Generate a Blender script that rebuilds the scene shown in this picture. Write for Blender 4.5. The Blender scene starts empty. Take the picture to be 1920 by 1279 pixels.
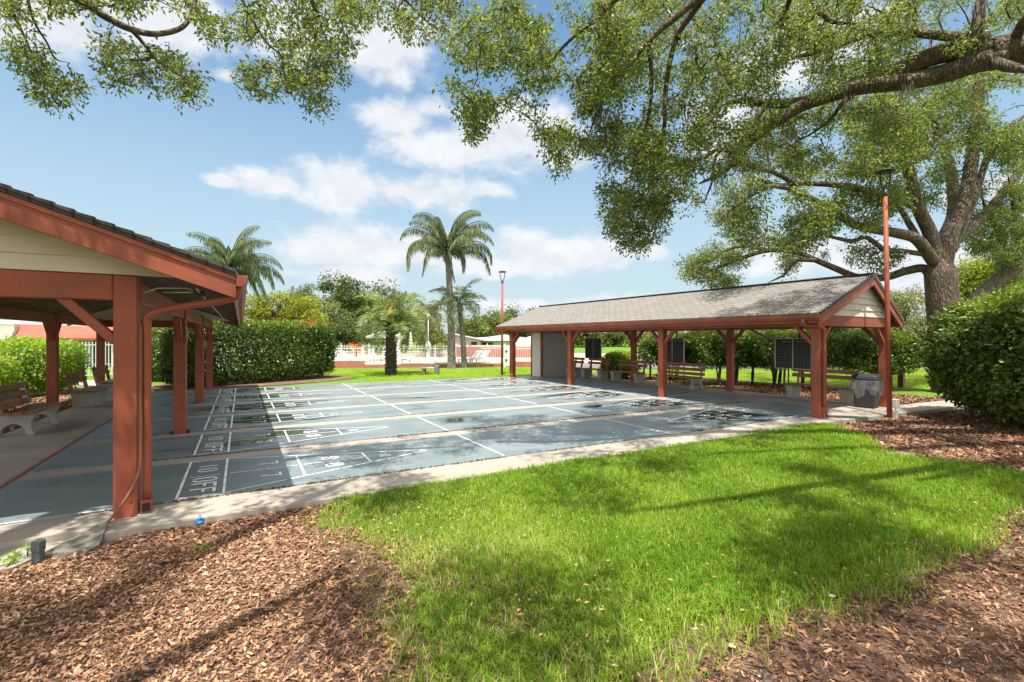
import bpy, bmesh, math, random
import numpy as np
from mathutils import Vector, Matrix

random.seed(7)
rng = np.random.default_rng(7)
S = bpy.context.scene
R = math.radians

# ------------------------------------------------------------------ camera
FOC, HZ, EYE, YAW = 907.0, 635.0, 1.80, R(29.2)      # focal length in 1920-px units, horizon row, eye height, heading
FX, FY = math.sin(YAW), math.cos(YAW)
RX, RY = math.cos(YAW), -math.sin(YAW)
cam_d = bpy.data.cameras.new('camera')
cam = bpy.data.objects.new('camera', cam_d)
S.collection.objects.link(cam)
cam.location = (0, 0, EYE)
cam.rotation_euler = (R(90), 0, -YAW)
cam_d.sensor_width = 36.0
cam_d.lens = 36.0 * FOC / 1920
cam_d.shift_y = -(639.5 - HZ) / 1920
cam_d.clip_end = 3000
S.camera = cam

# ------------------------------------------------------------------ light
S.view_settings.view_transform = 'Standard'
S.view_settings.look = 'None'
S.view_settings.gamma = 1.0
S.view_settings.use_curve_mapping = False
S.view_settings.exposure = 0.82
to_sun = Vector((-0.50, -0.80, 2.45)).normalized()
sun_d = bpy.data.lights.new('sun', 'SUN')
sun = bpy.data.objects.new('sun', sun_d)
S.collection.objects.link(sun)
sun.rotation_euler = (-to_sun).to_track_quat('-Z', 'Y').to_euler()
sun.location = (0, 0, 40)
sun_d.energy = 4.9
sun_d.angle = R(0.55)
sun_d.color = (1.0, 0.955, 0.88)


def world_sky():
    w = bpy.data.worlds.new('World')
    S.world = w
    w.use_nodes = True
    nt = w.node_tree
    nt.nodes.clear()
    L = nt.links.new

    def nd(t, **k):
        n = nt.nodes.new(t)
        for a, v in k.items():
            setattr(n, a, v)
        return n

    def math_(op, a, b=None, c=None, clamp=False):
        n = nd('ShaderNodeMath', operation=op, use_clamp=clamp)
        for i, v in enumerate((a, b, c)):
            if v is None:
                continue
            if isinstance(v, (int, float)):
                n.inputs[i].default_value = v
            else:
                L(v, n.inputs[i])
        return n.outputs[0]

    out = nd('ShaderNodeOutputWorld')
    bg = nd('ShaderNodeBackground')
    bg.inputs['Strength'].default_value = 0.11
    L(bg.outputs[0], out.inputs[0])
    sky = nd('ShaderNodeTexSky', sky_type='NISHITA', sun_disc=False)
    sky.sun_elevation = R(68.9)
    sky.sun_rotation = R(212)
    sky.air_density = 1.25
    sky.dust_density = 0.6
    sky.ozone_density = 1.6
    tc = nd('ShaderNodeTexCoord')
    sep = nd('ShaderNodeSeparateXYZ')
    L(tc.outputs['Generated'], sep.inputs[0])
    X, Y, Z = sep.outputs
    el = math_('ARCSINE', Z)
    az = math_('ARCTAN2', X, Y)                        # compass heading, 0 along +Y, growing towards +X
    comb = nd('ShaderNodeCombineXYZ')
    L(az, comb.inputs[0])
    L(el, comb.inputs[1])
    # billowing distortion of the cloud outlines
    def noise(scale, detail, rough, vec, dist=0.0):
        n = nd('ShaderNodeTexNoise')
        n.inputs['Scale'].default_value = scale
        n.inputs['Detail'].default_value = detail
        n.inputs['Roughness'].default_value = rough
        n.inputs['Distortion'].default_value = dist
        L(vec, n.inputs['Vector'])
        return n.outputs['Fac'] if 'Fac' in n.outputs else n.outputs[0]
    mp = nd('ShaderNodeVectorMath', operation='MULTIPLY')
    L(comb.outputs[0], mp.inputs[0])
    mp.inputs[1].default_value = (1.0, 1.45, 1.0)
    n1 = noise(9.0, 9, 0.60, mp.outputs[0], 0.15)
    n2 = noise(34.0, 5, 0.6, mp.outputs[0])

    def azel(px, py):
        a = math.atan((px - 960) / FOC) + YAW
        e = math.atan((HZ - py) / math.hypot(FOC, px - 960))
        return a, e
    # cumulus: heading, elevation, half width, half height
    blobs = [(640, 348, 130, 46), (520, 345, 100, 30), (420, 340, 50, 14), (760, 362, 160, 34), (915, 357, 48, 18),
             (750, 222, 85, 34), (810, 205, 45, 20), (860, 275, 160, 40), (960, 255, 150, 66), (1040, 290, 70, 30),
             (590, 470, 90, 42), (700, 465, 170, 46), (820, 470, 150, 38), (1010, 470, 140, 46), (1110, 480, 110, 34),
             (1235, 478, 26, 15), (640, 515, 130, 24), (940, 500, 160, 26),
             (700, 70, 140, 70), (560, 60, 120, 60), (420, 140, 34, 16), (300, 30, 160, 70), (90, 50, 150, 64),
             (1890, 350, 90, 34), (1800, 370, 70, 24), (1850, 470, 130, 40), (1650, 480, 120, 40), (1480, 470, 120, 44),
             (1350, 240, 90, 60), (1180, 575, 160, 26), (960, 572, 90, 16), (1420, 590, 200, 30), (1700, 560, 160, 50),
             (690, 110, 110, 22), (1500, 90, 200, 60)]
    fld = None
    for (px, py, hw, hh) in blobs:
        a, e = azel(px, py)
        c2 = math.cos(math.atan((px - 960) / FOC))
        rx = hw / FOC * c2 * c2
        ry = hh / FOC * c2
        s = nd('ShaderNodeVectorMath', operation='SUBTRACT')
        L(comb.outputs[0], s.inputs[0])
        s.inputs[1].default_value = (a, e, 0)
        d = nd('ShaderNodeVectorMath', operation='MULTIPLY')
        L(s.outputs[0], d.inputs[0])
        d.inputs[1].default_value = (1 / rx, 1 / ry, 0)
        ln = nd('ShaderNodeVectorMath', operation='LENGTH')
        L(d.outputs[0], ln.inputs[0])
        v = math_('SUBTRACT', 1.0, ln.outputs['Value'])
        fld = v if fld is None else math_('SMOOTH_MAX', fld, v, 0.25)
    nn = math_('ADD', math_('MULTIPLY', math_('SUBTRACT', n1, 0.5), 2.3), math_('MULTIPLY', math_('SUBTRACT', n2, 0.5), 0.5))
    dens = math_('ADD', fld, nn)
    mr = nd('ShaderNodeMapRange', interpolation_type='SMOOTHSTEP')
    L(dens, mr.inputs['Value'])
    mr.inputs['From Min'].default_value = -0.20
    mr.inputs['From Max'].default_value = 0.60
    # thin veil everywhere low in the sky
    veil = nd('ShaderNodeMapRange', interpolation_type='SMOOTHSTEP')
    L(el, veil.inputs['Value'])
    veil.inputs['From Min'].default_value = 0.60
    veil.inputs['From Max'].default_value = -0.02
    veil.inputs['To Max'].default_value = 0.85
    m = math_('MULTIPLY', mr.outputs[0], 0.93)
    # cloud colour: bright sunlit tops, greyer thick bases
    up = nd('ShaderNodeVectorMath', operation='ADD')
    L(mp.outputs[0], up.inputs[0])
    up.inputs[1].default_value = (0.0, 0.035, 0)
    n1u = noise(9.0, 6, 0.58, up.outputs[0], 0.15)
    sh = math_('MULTIPLY_ADD', math_('SUBTRACT', n1u, n1), 2.2, 0.45, clamp=True)
    cc = nd('ShaderNodeMix', data_type='RGBA')
    L(sh, cc.inputs[0])
    cc.inputs[6].default_value = (5.15, 5.2, 5.3, 1)
    cc.inputs[7].default_value = (4.0, 4.2, 4.5, 1)
    tint = nd('ShaderNodeMix', data_type='RGBA', blend_type='MULTIPLY')
    tint.inputs[0].default_value = 1.0
    L(sky.outputs[0], tint.inputs[6])
    tint.inputs[7].default_value = (0.82, 0.96, 0.95, 1)
    mx = nd('ShaderNodeMix', data_type='RGBA')
    hz = nd('ShaderNodeMix', data_type='RGBA')
    L(veil.outputs[0], hz.inputs[0])
    L(tint.outputs[2], hz.inputs[6])
    hz.inputs[7].default_value = (3.0, 3.65, 4.15, 1)
    L(m, mx.inputs[0])
    L(hz.outputs[2], mx.inputs[6])
    L(cc.outputs[2], mx.inputs[7])
    # bright unseen clouds added overhead and behind the camera to lift the shadows
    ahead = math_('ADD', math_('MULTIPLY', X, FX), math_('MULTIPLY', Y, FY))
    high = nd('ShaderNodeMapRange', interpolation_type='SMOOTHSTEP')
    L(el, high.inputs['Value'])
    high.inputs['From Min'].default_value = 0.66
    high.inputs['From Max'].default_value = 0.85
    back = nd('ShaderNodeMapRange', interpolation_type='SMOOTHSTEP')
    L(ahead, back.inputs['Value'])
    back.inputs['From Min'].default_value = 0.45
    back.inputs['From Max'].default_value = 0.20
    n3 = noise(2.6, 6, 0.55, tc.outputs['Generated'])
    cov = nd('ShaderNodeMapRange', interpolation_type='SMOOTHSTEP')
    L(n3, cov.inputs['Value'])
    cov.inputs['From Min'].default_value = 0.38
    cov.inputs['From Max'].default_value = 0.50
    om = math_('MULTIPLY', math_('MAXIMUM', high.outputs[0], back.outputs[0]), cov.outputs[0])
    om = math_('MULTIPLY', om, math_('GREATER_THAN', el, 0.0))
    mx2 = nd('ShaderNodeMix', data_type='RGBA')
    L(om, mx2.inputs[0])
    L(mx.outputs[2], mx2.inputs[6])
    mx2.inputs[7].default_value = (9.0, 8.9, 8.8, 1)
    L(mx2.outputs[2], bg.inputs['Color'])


world_sky()

# ------------------------------------------------------------------ helpers
def at(px, py, d):
    """A point seen at pixel (px, py) of the 1920-px photograph, d metres ahead."""
    l = (px - 960) / FOC * d
    return np.array((d * FX + l * RX, d * FY + l * RY, EYE - (py - HZ) / FOC * d))


def gnd(px, py, z=-0.06):
    d = FOC * (EYE - z) / (py - HZ)
    p = at(px, py, d)
    p[2] = z
    return p


def dl(d, l, z=0.0):
    return np.array((d * FX + l * RX, d * FY + l * RY, z))


def proj(P):
    P = np.asarray(P, float)
    d = P[..., 0] * FX + P[..., 1] * FY
    l = P[..., 0] * RX + P[..., 1] * RY
    return 960 + l / d * FOC, HZ - (P[..., 2] - EYE) / d * FOC, d


C = S.collection


def props(o, label=None, cat=None, group=None, kind=None):
    if label:
        o['label'] = label
    if cat:
        o['category'] = cat
    if group:
        o['group'] = group
    if kind:
        o['kind'] = kind
    return o


def thing(name, label, cat, loc=(0, 0, 0), rz=0.0, group=None):
    o = bpy.data.objects.new(name, None)
    C.objects.link(o)
    o.empty_display_size = 0.2
    o.location = tuple(float(v) for v in loc)
    o.rotation_euler = (0, 0, rz)
    return props(o, label, cat, group)


def link_mesh(name, me, mats, parent=None):
    o = bpy.data.objects.new(name, me)
    C.objects.link(o)
    for m in (mats if isinstance(mats, (list, tuple)) else [mats]):
        me.materials.append(m)
    if parent is not None:
        o.parent = parent
    return o


def copy_tree(o, parent=None):
    c = o.copy()
    C.objects.link(c)
    if parent is not None:
        c.parent = parent
    for ch in o.children:
        copy_tree(ch, c)
    return c


class MB:
    """Collects boxes, bars, prisms and tubes into one mesh."""
    def __init__(s):
        s.v = []
        s.f = []
        s.sm = []

    def add(s, vs, fs, smooth=False):
        b = len(s.v)
        s.v += [tuple(float(c) for c in p) for p in vs]
        s.f += [tuple(b + i for i in f) for f in fs]
        s.sm += [smooth] * len(fs)
        return s

    def box(s, x0, x1, y0, y1, z0, z1):
        return s.add([(x0, y0, z0), (x1, y0, z0), (x1, y1, z0), (x0, y1, z0), (x0, y0, z1), (x1, y0, z1), (x1, y1, z1), (x0, y1, z1)],
                     [(0, 3, 2, 1), (4, 5, 6, 7), (0, 1, 5, 4), (1, 2, 6, 5), (2, 3, 7, 6), (3, 0, 4, 7)])

    def bar(s, a, b, w, h, up=(0, 0, 1)):
        a, b = Vector(a), Vector(b)
        t = (b - a).normalized()
        u = Vector(up)
        sx = t.cross(u)
        if sx.length < 1e-4:
            sx = t.cross(Vector((1, 0, 0)))
        sx.normalize()
        sy = sx.cross(t).normalized()
        q = []
        for p in (a, b):
            for i, j in ((-1, -1), (1, -1), (1, 1), (-1, 1)):
                q.append(p + sx * (i * w / 2) + sy * (j * h / 2))
        return s.add(q, [(0, 3, 2, 1), (4, 5, 6, 7), (0, 1, 5, 4), (1, 2, 6, 5), (2, 3, 7, 6), (3, 0, 4, 7)])

    def prism(s, poly, axis, a0, a1):
        """poly: 2-D points; axis 'x','y','z' is the extrusion direction (remaining axes in order)."""
        n = len(poly)
        def P(p, a):
            return {'x': (a, p[0], p[1]), 'y': (p[0], a, p[1]), 'z': (p[0], p[1], a)}[axis]
        vs = [P(p, a0) for p in poly] + [P(p, a1) for p in poly]
        fs = [tuple(range(n))[::-1], tuple(range(n, 2 * n))]
        fs += [(i, (i + 1) % n, n + (i + 1) % n, n + i) for i in range(n)]
        return s.add(vs, fs)

    def tube(s, pts, rad, sides=8, cap=True, smooth=True):
        rad = np.atleast_1d(np.asarray(rad, float))
        rad = np.interp(np.linspace(0, 1, len(pts)), np.linspace(0, 1, len(rad)), rad) if len(rad) > 1 else np.full(len(pts), rad[0])
        V, F = tube_np(np.array(pts, float), rad, sides)
        b = len(s.v)
        s.add(V, F, smooth)
        if cap:
            n = len(pts)
            s.f.append(tuple(b + i for i in range(sides))[::-1])
            s.f.append(tuple(b + (n - 1) * sides + i for i in range(sides)))
            s.sm += [False, False]
        return s

    def lathe(s, prof, cx=0, cy=0, sides=16, smooth=True):
        vs, fs = [], []
        for r, z in prof:
            for i in range(sides):
                a = 2 * math.pi * i / sides
                vs.append((cx + r * math.cos(a), cy + r * math.sin(a), z))
        for k in range(len(prof) - 1):
            for i in range(sides):
                j = (i + 1) % sides
                fs.append((k * sides + i, k * sides + j, (k + 1) * sides + j, (k + 1) * sides + i))
        return s.add(vs, fs, smooth)

    def build(s, name, mats, parent=None, bevel=0.0, fix=True):
        me = bpy.data.meshes.new(name)
        me.from_pydata(s.v, [], s.f)
        me.polygons.foreach_set('use_smooth', s.sm)
        if fix or bevel:
            bm = bmesh.new()
            bm.from_mesh(me)
            bmesh.ops.recalc_face_normals(bm, faces=bm.faces)
            if bevel:
                ed = [e for e in bm.edges if len(e.link_faces) == 2 and e.calc_face_angle(0) > 0.5]
                bmesh.ops.bevel(bm, geom=ed, offset=bevel, segments=1, affect='EDGES', clamp_overlap=True)
            bm.to_mesh(me)
            bm.free()
        return link_mesh(name, me, mats, parent)


def tube_np(P, rad, sides):
    n = len(P)
    T = np.gradient(P, axis=0)
    T /= np.linalg.norm(T, axis=1)[:, None] + 1e-9
    u = np.cross(T[0], (0, 0, 1.0))
    if np.linalg.norm(u) < 1e-3:
        u = np.cross(T[0], (1.0, 0, 0))
    u /= np.linalg.norm(u)
    V = np.empty((n, sides, 3))
    ang = np.arange(sides) * 2 * math.pi / sides
    for i in range(n):
        u = u - T[i] * u.dot(T[i])
        u /= np.linalg.norm(u) + 1e-9
        w = np.cross(T[i], u)
        V[i] = P[i] + rad[i] * (np.cos(ang)[:, None] * u + np.sin(ang)[:, None] * w)
    F = []
    for i in range(n - 1):
        for k in range(sides):
            k2 = (k + 1) % sides
            F.append((i * sides + k, i * sides + k2, (i + 1) * sides + k2, (i + 1) * sides + k))
    return V.reshape(-1, 3), F


def np_mesh(name, V, loops, starts, mat, parent=None, tint=None, smooth=False):
    """Fast mesh from flat arrays."""
    me = bpy.data.meshes.new(name)
    V = np.ascontiguousarray(V, np.float32)
    me.vertices.add(len(V))
    me.vertices.foreach_set('co', V.ravel())
    me.loops.add(len(loops))
    me.loops.foreach_set('vertex_index', np.ascontiguousarray(loops, np.int32))
    me.polygons.add(len(starts))
    me.polygons.foreach_set('loop_start', np.ascontiguousarray(starts, np.int32))
    if smooth:
        me.polygons.foreach_set('use_smooth', np.ones(len(starts), bool))
    if tint is not None:
        at_ = me.attributes.new('tint', 'FLOAT', 'POINT')
        at_.data.foreach_set('value', np.ascontiguousarray(tint, np.float32))
    me.update(calc_edges=True)
    return link_mesh(name, me, mat, parent)


def unit(a):
    return a / (np.linalg.norm(a, axis=-1, keepdims=True) + 1e-9)


def leaf_mesh(name, P, D, Nn, length, width, mat, parent=None, tint=None, fold=0.25):
    """One folded leaf (two triangles) at every point P, growing along D, facing Nn."""
    n = len(P)
    D = unit(D)
    Sd = unit(np.cross(D, Nn))
    Nn = unit(np.cross(Sd, D))
    length = np.broadcast_to(length, (n,))[:, None]
    width = np.broadcast_to(width, (n,))[:, None]
    V = np.empty((n, 4, 3))
    V[:, 0] = P
    V[:, 1] = P + D * length * 0.48 + Sd * width * 0.5 + Nn * width * fold
    V[:, 2] = P + D * length - Nn * length * 0.10
    V[:, 3] = P + D * length * 0.48 - Sd * width * 0.5 + Nn * width * fold
    base = np.arange(n)[:, None] * 4
    loops = (base + np.array([0, 1, 2, 0, 2, 3])).ravel()
    starts = np.arange(2 * n) * 3
    if tint is None:
        tint = rng.random(n)
    return np_mesh(name, V.reshape(-1, 3), loops, starts, mat, parent, np.repeat(tint, 4))


def blade_mesh(name, P, lean, length, width, mat, parent=None, tint=None):
    """Grass: a quad topped by a triangle, bending over."""
    n = len(P)
    a = rng.random(n) * 2 * math.pi
    side = np.stack((np.cos(a), np.sin(a), np.zeros(n)), 1)
    fwd = np.stack((-np.sin(a), np.cos(a), np.zeros(n)), 1)
    up = np.array((0, 0, 1.0))
    L = np.broadcast_to(length, (n,))[:, None]
    W = np.broadcast_to(width, (n,))[:, None]
    ln = np.broadcast_to(lean, (n,))[:, None]
    m = P + up * L * 0.55 * np.sqrt(np.maximum(1 - (0.5 * ln) ** 2, 0.1)) + fwd * L * 0.5 * ln * 0.5
    t = P + up * L * (1 - 0.45 * ln) + fwd * L * ln * 0.9
    V = np.empty((n, 5, 3))
    V[:, 0] = P - side * W / 2
    V[:, 1] = P + side * W / 2
    V[:, 2] = m + side * W * 0.42
    V[:, 3] = m - side * W * 0.42
    V[:, 4] = t
    base = np.arange(n)[:, None] * 5
    loops = (base + np.array([0, 1, 2, 3, 3, 2, 4])).ravel()
    starts = (np.arange(n)[:, None] * 7 + np.array([0, 4])).ravel()
    if tint is None:
        tint = rng.random(n)
    return np_mesh(name, V.reshape(-1, 3), loops, starts, mat, parent, np.repeat(tint, 5))


def in_poly(x, y, poly):
    poly = np.asarray(poly, float)
    ins = np.zeros(len(x), bool)
    j = len(poly) - 1
    for i in range(len(poly)):
        xi, yi = poly[i]
        xj, yj = poly[j]
        c = ((yi > y) != (yj > y)) & (x < (xj - xi) * (y - yi) / (yj - yi + 1e-12) + xi)
        ins ^= c
        j = i
    return ins


def sample_poly(poly, n):
    poly = np.asarray(poly, float)
    lo, hi = poly.min(0), poly.max(0)
    out = []
    got = 0
    while got < n:
        q = lo + rng.random((n * 2 + 16, 2)) * (hi - lo)
        q = q[in_poly(q[:, 0], q[:, 1], poly)]
        out.append(q)
        got += len(q)
    return np.concatenate(out)[:n]


_tab = rng.random((64, 64))


def vnoise(x, y, s):
    """Value noise in 0..1."""
    x = np.asarray(x) / s + 1000.0
    y = np.asarray(y) / s + 1000.0
    xi, yi = np.floor(x).astype(int), np.floor(y).astype(int)
    fx, fy = x - xi, y - yi
    fx, fy = fx * fx * (3 - 2 * fx), fy * fy * (3 - 2 * fy)
    a, b = _tab[xi % 64, yi % 64], _tab[(xi + 1) % 64, yi % 64]
    c, d = _tab[xi % 64, (yi + 1) % 64], _tab[(xi + 1) % 64, (yi + 1) % 64]
    return (a * (1 - fx) + b * fx) * (1 - fy) + (c * (1 - fx) + d * fx) * fy


def fnoise(x, y, s):
    return 0.55 * vnoise(x, y, s) + 0.3 * vnoise(x + 37, y - 11, s / 2.1) + 0.15 * vnoise(x - 5, y + 71, s / 4.3)


# ------------------------------------------------------------------ materials
class NT:
    def __init__(s, name):
        s.m = bpy.data.materials.new(name)
        s.m.use_nodes = True
        s.t = s.m.node_tree
        s.t.nodes.clear()
        s.out = s.t.nodes.new('ShaderNodeOutputMaterial')

    def n(s, t, **k):
        nd = s.t.nodes.new(t)
        for a, v in k.items():
            if a[0].isupper() or a in ('A', 'B'):
                s.set(nd.inputs[a.replace('_', ' ')], v)
            else:
                setattr(nd, a, v)
        return nd

    def set(s, sock, v):
        if isinstance(v, bpy.types.NodeSocket):
            s.t.links.new(v, sock)
        elif isinstance(v, tuple) and len(v) == 3 and sock.type == 'RGBA':
            sock.default_value = (*v, 1)
        else:
            sock.default_value = v

    def pos(s):
        return s.n('ShaderNodeNewGeometry').outputs['Position']

    def obj(s):
        return s.n('ShaderNodeTexCoord').outputs['Object']

    def scale(s, v, sc):
        return s.n('ShaderNodeMapping', Vector=v, Scale=sc).outputs[0]

    def noise(s, vec, scale, detail=4.0, rough=0.55, dist=0.0):
        return s.n('ShaderNodeTexNoise', Vector=vec, Scale=scale, Detail=detail, Roughness=rough, Distortion=dist).outputs[0]

    def ramp(s, fac, stops):
        r = s.n('ShaderNodeValToRGB')
        e = r.color_ramp.elements
        while len(e) < len(stops):
            e.new(0.5)
        for el, (p, c) in zip(e, stops):
            el.position = p
            el.color = (*c, 1) if len(c) == 3 else c
        s.set(r.inputs[0], fac)
        return r.outputs[0]

    def mix(s, f, a, b, blend='MIX'):
        m = s.n('ShaderNodeMix', data_type='RGBA', blend_type=blend)
        s.set(m.inputs[0], f)
        s.set(m.inputs[6], a)
        s.set(m.inputs[7], b)
        return m.outputs[2]

    def math(s, op, a, b=0.0, c=0.0, clamp=False):
        m = s.n('ShaderNodeMath', operation=op, use_clamp=clamp)
        for i, v in enumerate((a, b, c)):
            s.set(m.inputs[i], v)
        return m.outputs[0]

    def rng(s, v, a, b, c=0.0, d=1.0, smooth=True):
        m = s.n('ShaderNodeMapRange', interpolation_type='SMOOTHSTEP' if smooth else 'LINEAR')
        for k, x in (('Value', v), ('From Min', a), ('From Max', b), ('To Min', c), ('To Max', d)):
            s.set(m.inputs[k], x)
        return m.outputs[0]

    def bump(s, h, strength=0.3, dist=0.02):
        return s.n('ShaderNodeBump', Height=h, Strength=strength, Distance=dist).outputs[0]

    def bsdf(s, col, rough=0.6, normal=None, metal=0.0, spec=0.5, **k):
        p = s.n('ShaderNodeBsdfPrincipled')
        s.set(p.inputs['Base Color'], col)
        s.set(p.inputs['Roughness'], rough)
        s.set(p.inputs['Metallic'], metal)
        s.set(p.inputs['Specular IOR Level'], spec)
        for a, v in k.items():
            s.set(p.inputs[a.replace('_', ' ')], v)
        if normal is not None:
            s.set(p.inputs['Normal'], normal)
        return p.outputs[0]

    def done(s, sh):
        s.t.links.new(sh, s.out.inputs[0])
        return s.m


def m_plain(name, col, rough=0.6, var=0.15, scale=6.0, bump=0.1, metal=0.0, spec=0.4):
    t = NT(name)
    p = t.obj()
    n = t.noise(p, scale, 5, 0.6)
    c = t.mix(t.rng(n, 0.3, 0.7), tuple(v * (1 - var) for v in col), tuple(min(1, v * (1 + var)) for v in col))
    return t.done(t.bsdf(c, rough, t.bump(t.noise(p, scale * 9, 3), bump, 0.01), metal, spec))


def m_redwood(name='red_paint', k=1.0, col=(0.300, 0.076, 0.040)):
    t = NT(name)
    p = t.obj()
    g = t.noise(t.scale(p, (14, 14, 1.3)), 2.2, 6, 0.6)
    b = t.noise(p, 1.7, 4, 0.6)
    f = t.noise(p, 11, 6, 0.7)
    c = t.mix(t.rng(b, 0.3, 0.75), tuple(v * 0.78 * k for v in col), tuple(v * 1.15 * k for v in col))
    c = t.mix(t.rng(g, 0.62, 0.8, 0, 0.35), c, (0.17 * k, 0.055 * k, 0.035 * k))
    c = t.mix(t.rng(f, 0.66, 0.74, 0, 0.6), c, (0.42 * k, 0.17 * k, 0.10 * k))
    h = t.math('ADD', g, t.math('MULTIPLY', f, 0.4))
    return t.done(t.bsdf(c, t.rng(b, 0.2, 0.8, 0.42, 0.62), t.bump(h, 0.40, 0.012), spec=0.35))


def m_concrete(name, col=(0.385, 0.335, 0.28), dirt=0.5):
    t = NT(name)
    p = t.pos()
    n = t.noise(p, 1.1, 6, 0.65)
    n2 = t.noise(p, 9, 5, 0.7)
    n3 = t.noise(p, 120, 3, 0.6)
    c = t.mix(t.rng(n, 0.35, 0.7), tuple(v * 0.82 for v in col), tuple(v * 1.06 for v in col))
    c = t.mix(t.rng(n2, 0.52, 0.78, 0, dirt), c, tuple(v * 0.5 for v in (0.40, 0.36, 0.30)))
    c = t.mix(t.rng(n3, 0.35, 0.7, 0, 0.25), c, tuple(v * 0.6 for v in col))
    return t.done(t.bsdf(c, 0.82, t.bump(t.math('ADD', n2, t.math('MULTIPLY', n3, 0.35)), 0.25, 0.01), spec=0.3))


def m_court():
    t = NT('court_paint')
    p = t.pos()
    n = t.noise(t.scale(p, (0.7, 1.4, 1)), 1.3, 6, 0.62)
    n2 = t.noise(p, 7, 5, 0.7)
    n3 = t.noise(p, 260, 2, 0.5)
    col = t.mix(t.rng(n, 0.3, 0.72), (0.138, 0.172, 0.178), (0.195, 0.236, 0.238))
    col = t.mix(t.rng(n2, 0.55, 0.8, 0, 0.35), col, (0.225, 0.265, 0.25))
    st = t.noise(t.scale(p, (0.45, 5.0, 1)), 1.6, 6, 0.7)
    col = t.mix(t.rng(st, 0.54, 0.74, 0, 0.55), col, (0.285, 0.315, 0.305))
    # standing water: long ovals in the dips at both scoring ends
    sx = t.n('ShaderNodeSeparateXYZ', Vector=p)
    X = sx.outputs[0]
    Y = sx.outputs[1]
    lane = t.math('PINGPONG', t.math('SUBTRACT', Y, 7.48 - 2.345 / 2), 2.345 / 2)   # 0 between lanes .. 1.17 at centre
    endl = t.math('SUBTRACT', 1.0, t.math('ABSOLUTE', t.math('DIVIDE', t.math('SUBTRACT', X, 0.6), 2.3)))
    endr = t.math('SUBTRACT', 1.0, t.math('ABSOLUTE', t.math('DIVIDE', t.math('SUBTRACT', X, 9.9), 2.9)))
    mid = t.math('SUBTRACT', 0.45, t.math('ABSOLUTE', t.math('DIVIDE', t.math('SUBTRACT', X, 4.3), 3.0)))
    far = t.rng(Y, 8.5, 9.2)
    e = t.math('MAXIMUM', t.math('MAXIMUM', t.math('MULTIPLY', endl, far), t.math('MULTIPLY', mid, far)), endr)
    e = t.math('MAXIMUM', e, -0.2)
    cen = t.rng(lane, 0.25, 0.95, 0, 0.5)
    w = t.noise(t.scale(p, (0.5, 1.25, 1)), 1.15, 4, 0.5)
    wet = t.math('ADD', t.math('ADD', t.math('MULTIPLY', e, 0.34), t.math('MULTIPLY', cen, 0.35)), t.math('MULTIPLY', w, 1.0))
    damp = t.rng(wet, 0.78, 0.90)
    pool = t.rng(wet, 0.885, 0.93)
    col = t.mix(damp, col, t.mix(0.55, col, (0.035, 0.05, 0.052)))
    col = t.mix(pool, col, (0.045, 0.062, 0.058))
    ro = t.math('ADD', t.rng(damp, 0, 1, 0.42, 0.25, False), t.rng(pool, 0, 1, 0.0, -0.22, False))
    nb = t.bump(t.math('ADD', n3, t.math('MULTIPLY', n2, 0.5)), t.rng(pool, 0, 1, 0.10, 0.0, False), 0.004)
    return t.done(t.bsdf(col, ro, nb, spec=0.5))


def m_leaf(name, stops, trans=0.35, rough=0.42, spec=0.35, tcol=(1.25, 1.25, 0.55)):
    t = NT(name)
    a = t.n('ShaderNodeAttribute', attribute_name='tint').outputs['Fac']
    c = t.ramp(a, stops)
    tc = t.mix(1.0, c, tcol, 'MULTIPLY')
    p = t.bsdf(c, rough, spec=spec)
    tr = t.n('ShaderNodeBsdfTranslucent', Color=tc).outputs[0]
    mx = t.n('ShaderNodeMixShader', Fac=trans)
    t.t.links.new(p, mx.inputs[1])
    t.t.links.new(tr, mx.inputs[2])
    return t.done(mx.outputs[0])


def m_tint(name, stops, rough=0.85, bump=0.2, scale=60):
    t = NT(name)
    a = t.n('ShaderNodeAttribute', attribute_name='tint').outputs['Fac']
    c = t.ramp(a, stops)
    n = t.noise(t.pos(), scale, 4, 0.6)
    c = t.mix(t.rng(n, 0.4, 0.8, 0, 0.5), c, (0.08, 0.05, 0.035))
    return t.done(t.bsdf(c, rough, t.bump(n, bump, 0.01), spec=0.2))


def m_bark(name, c0=(0.092, 0.064, 0.048), c1=(0.205, 0.158, 0.125), moss=0.30):
    t = NT(name)
    p = t.pos()
    n = t.noise(t.scale(p, (1, 1, 0.35)), 9, 6, 0.65, 0.4)
    n2 = t.noise(p, 2.2, 4, 0.6)
    v = t.n('ShaderNodeTexVoronoi', Vector=t.scale(p, (1, 1, 0.22)), Scale=16, feature='DISTANCE_TO_EDGE').outputs[0]
    c = t.mix(t.rng(n, 0.3, 0.72), c0, c1)
    c = t.mix(t.rng(n2, 0.5, 0.75, 0, moss), c, (0.30, 0.29, 0.25))
    c = t.mix(t.rng(v, 0.0, 0.12, 0.5, 0.0), c, tuple(x * 0.5 for x in c0))
    h = t.math('ADD', t.rng(v, 0, 0.25), n)
    return t.done(t.bsdf(c, 0.9, t.bump(h, 0.8, 0.04), spec=0.15))


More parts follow.
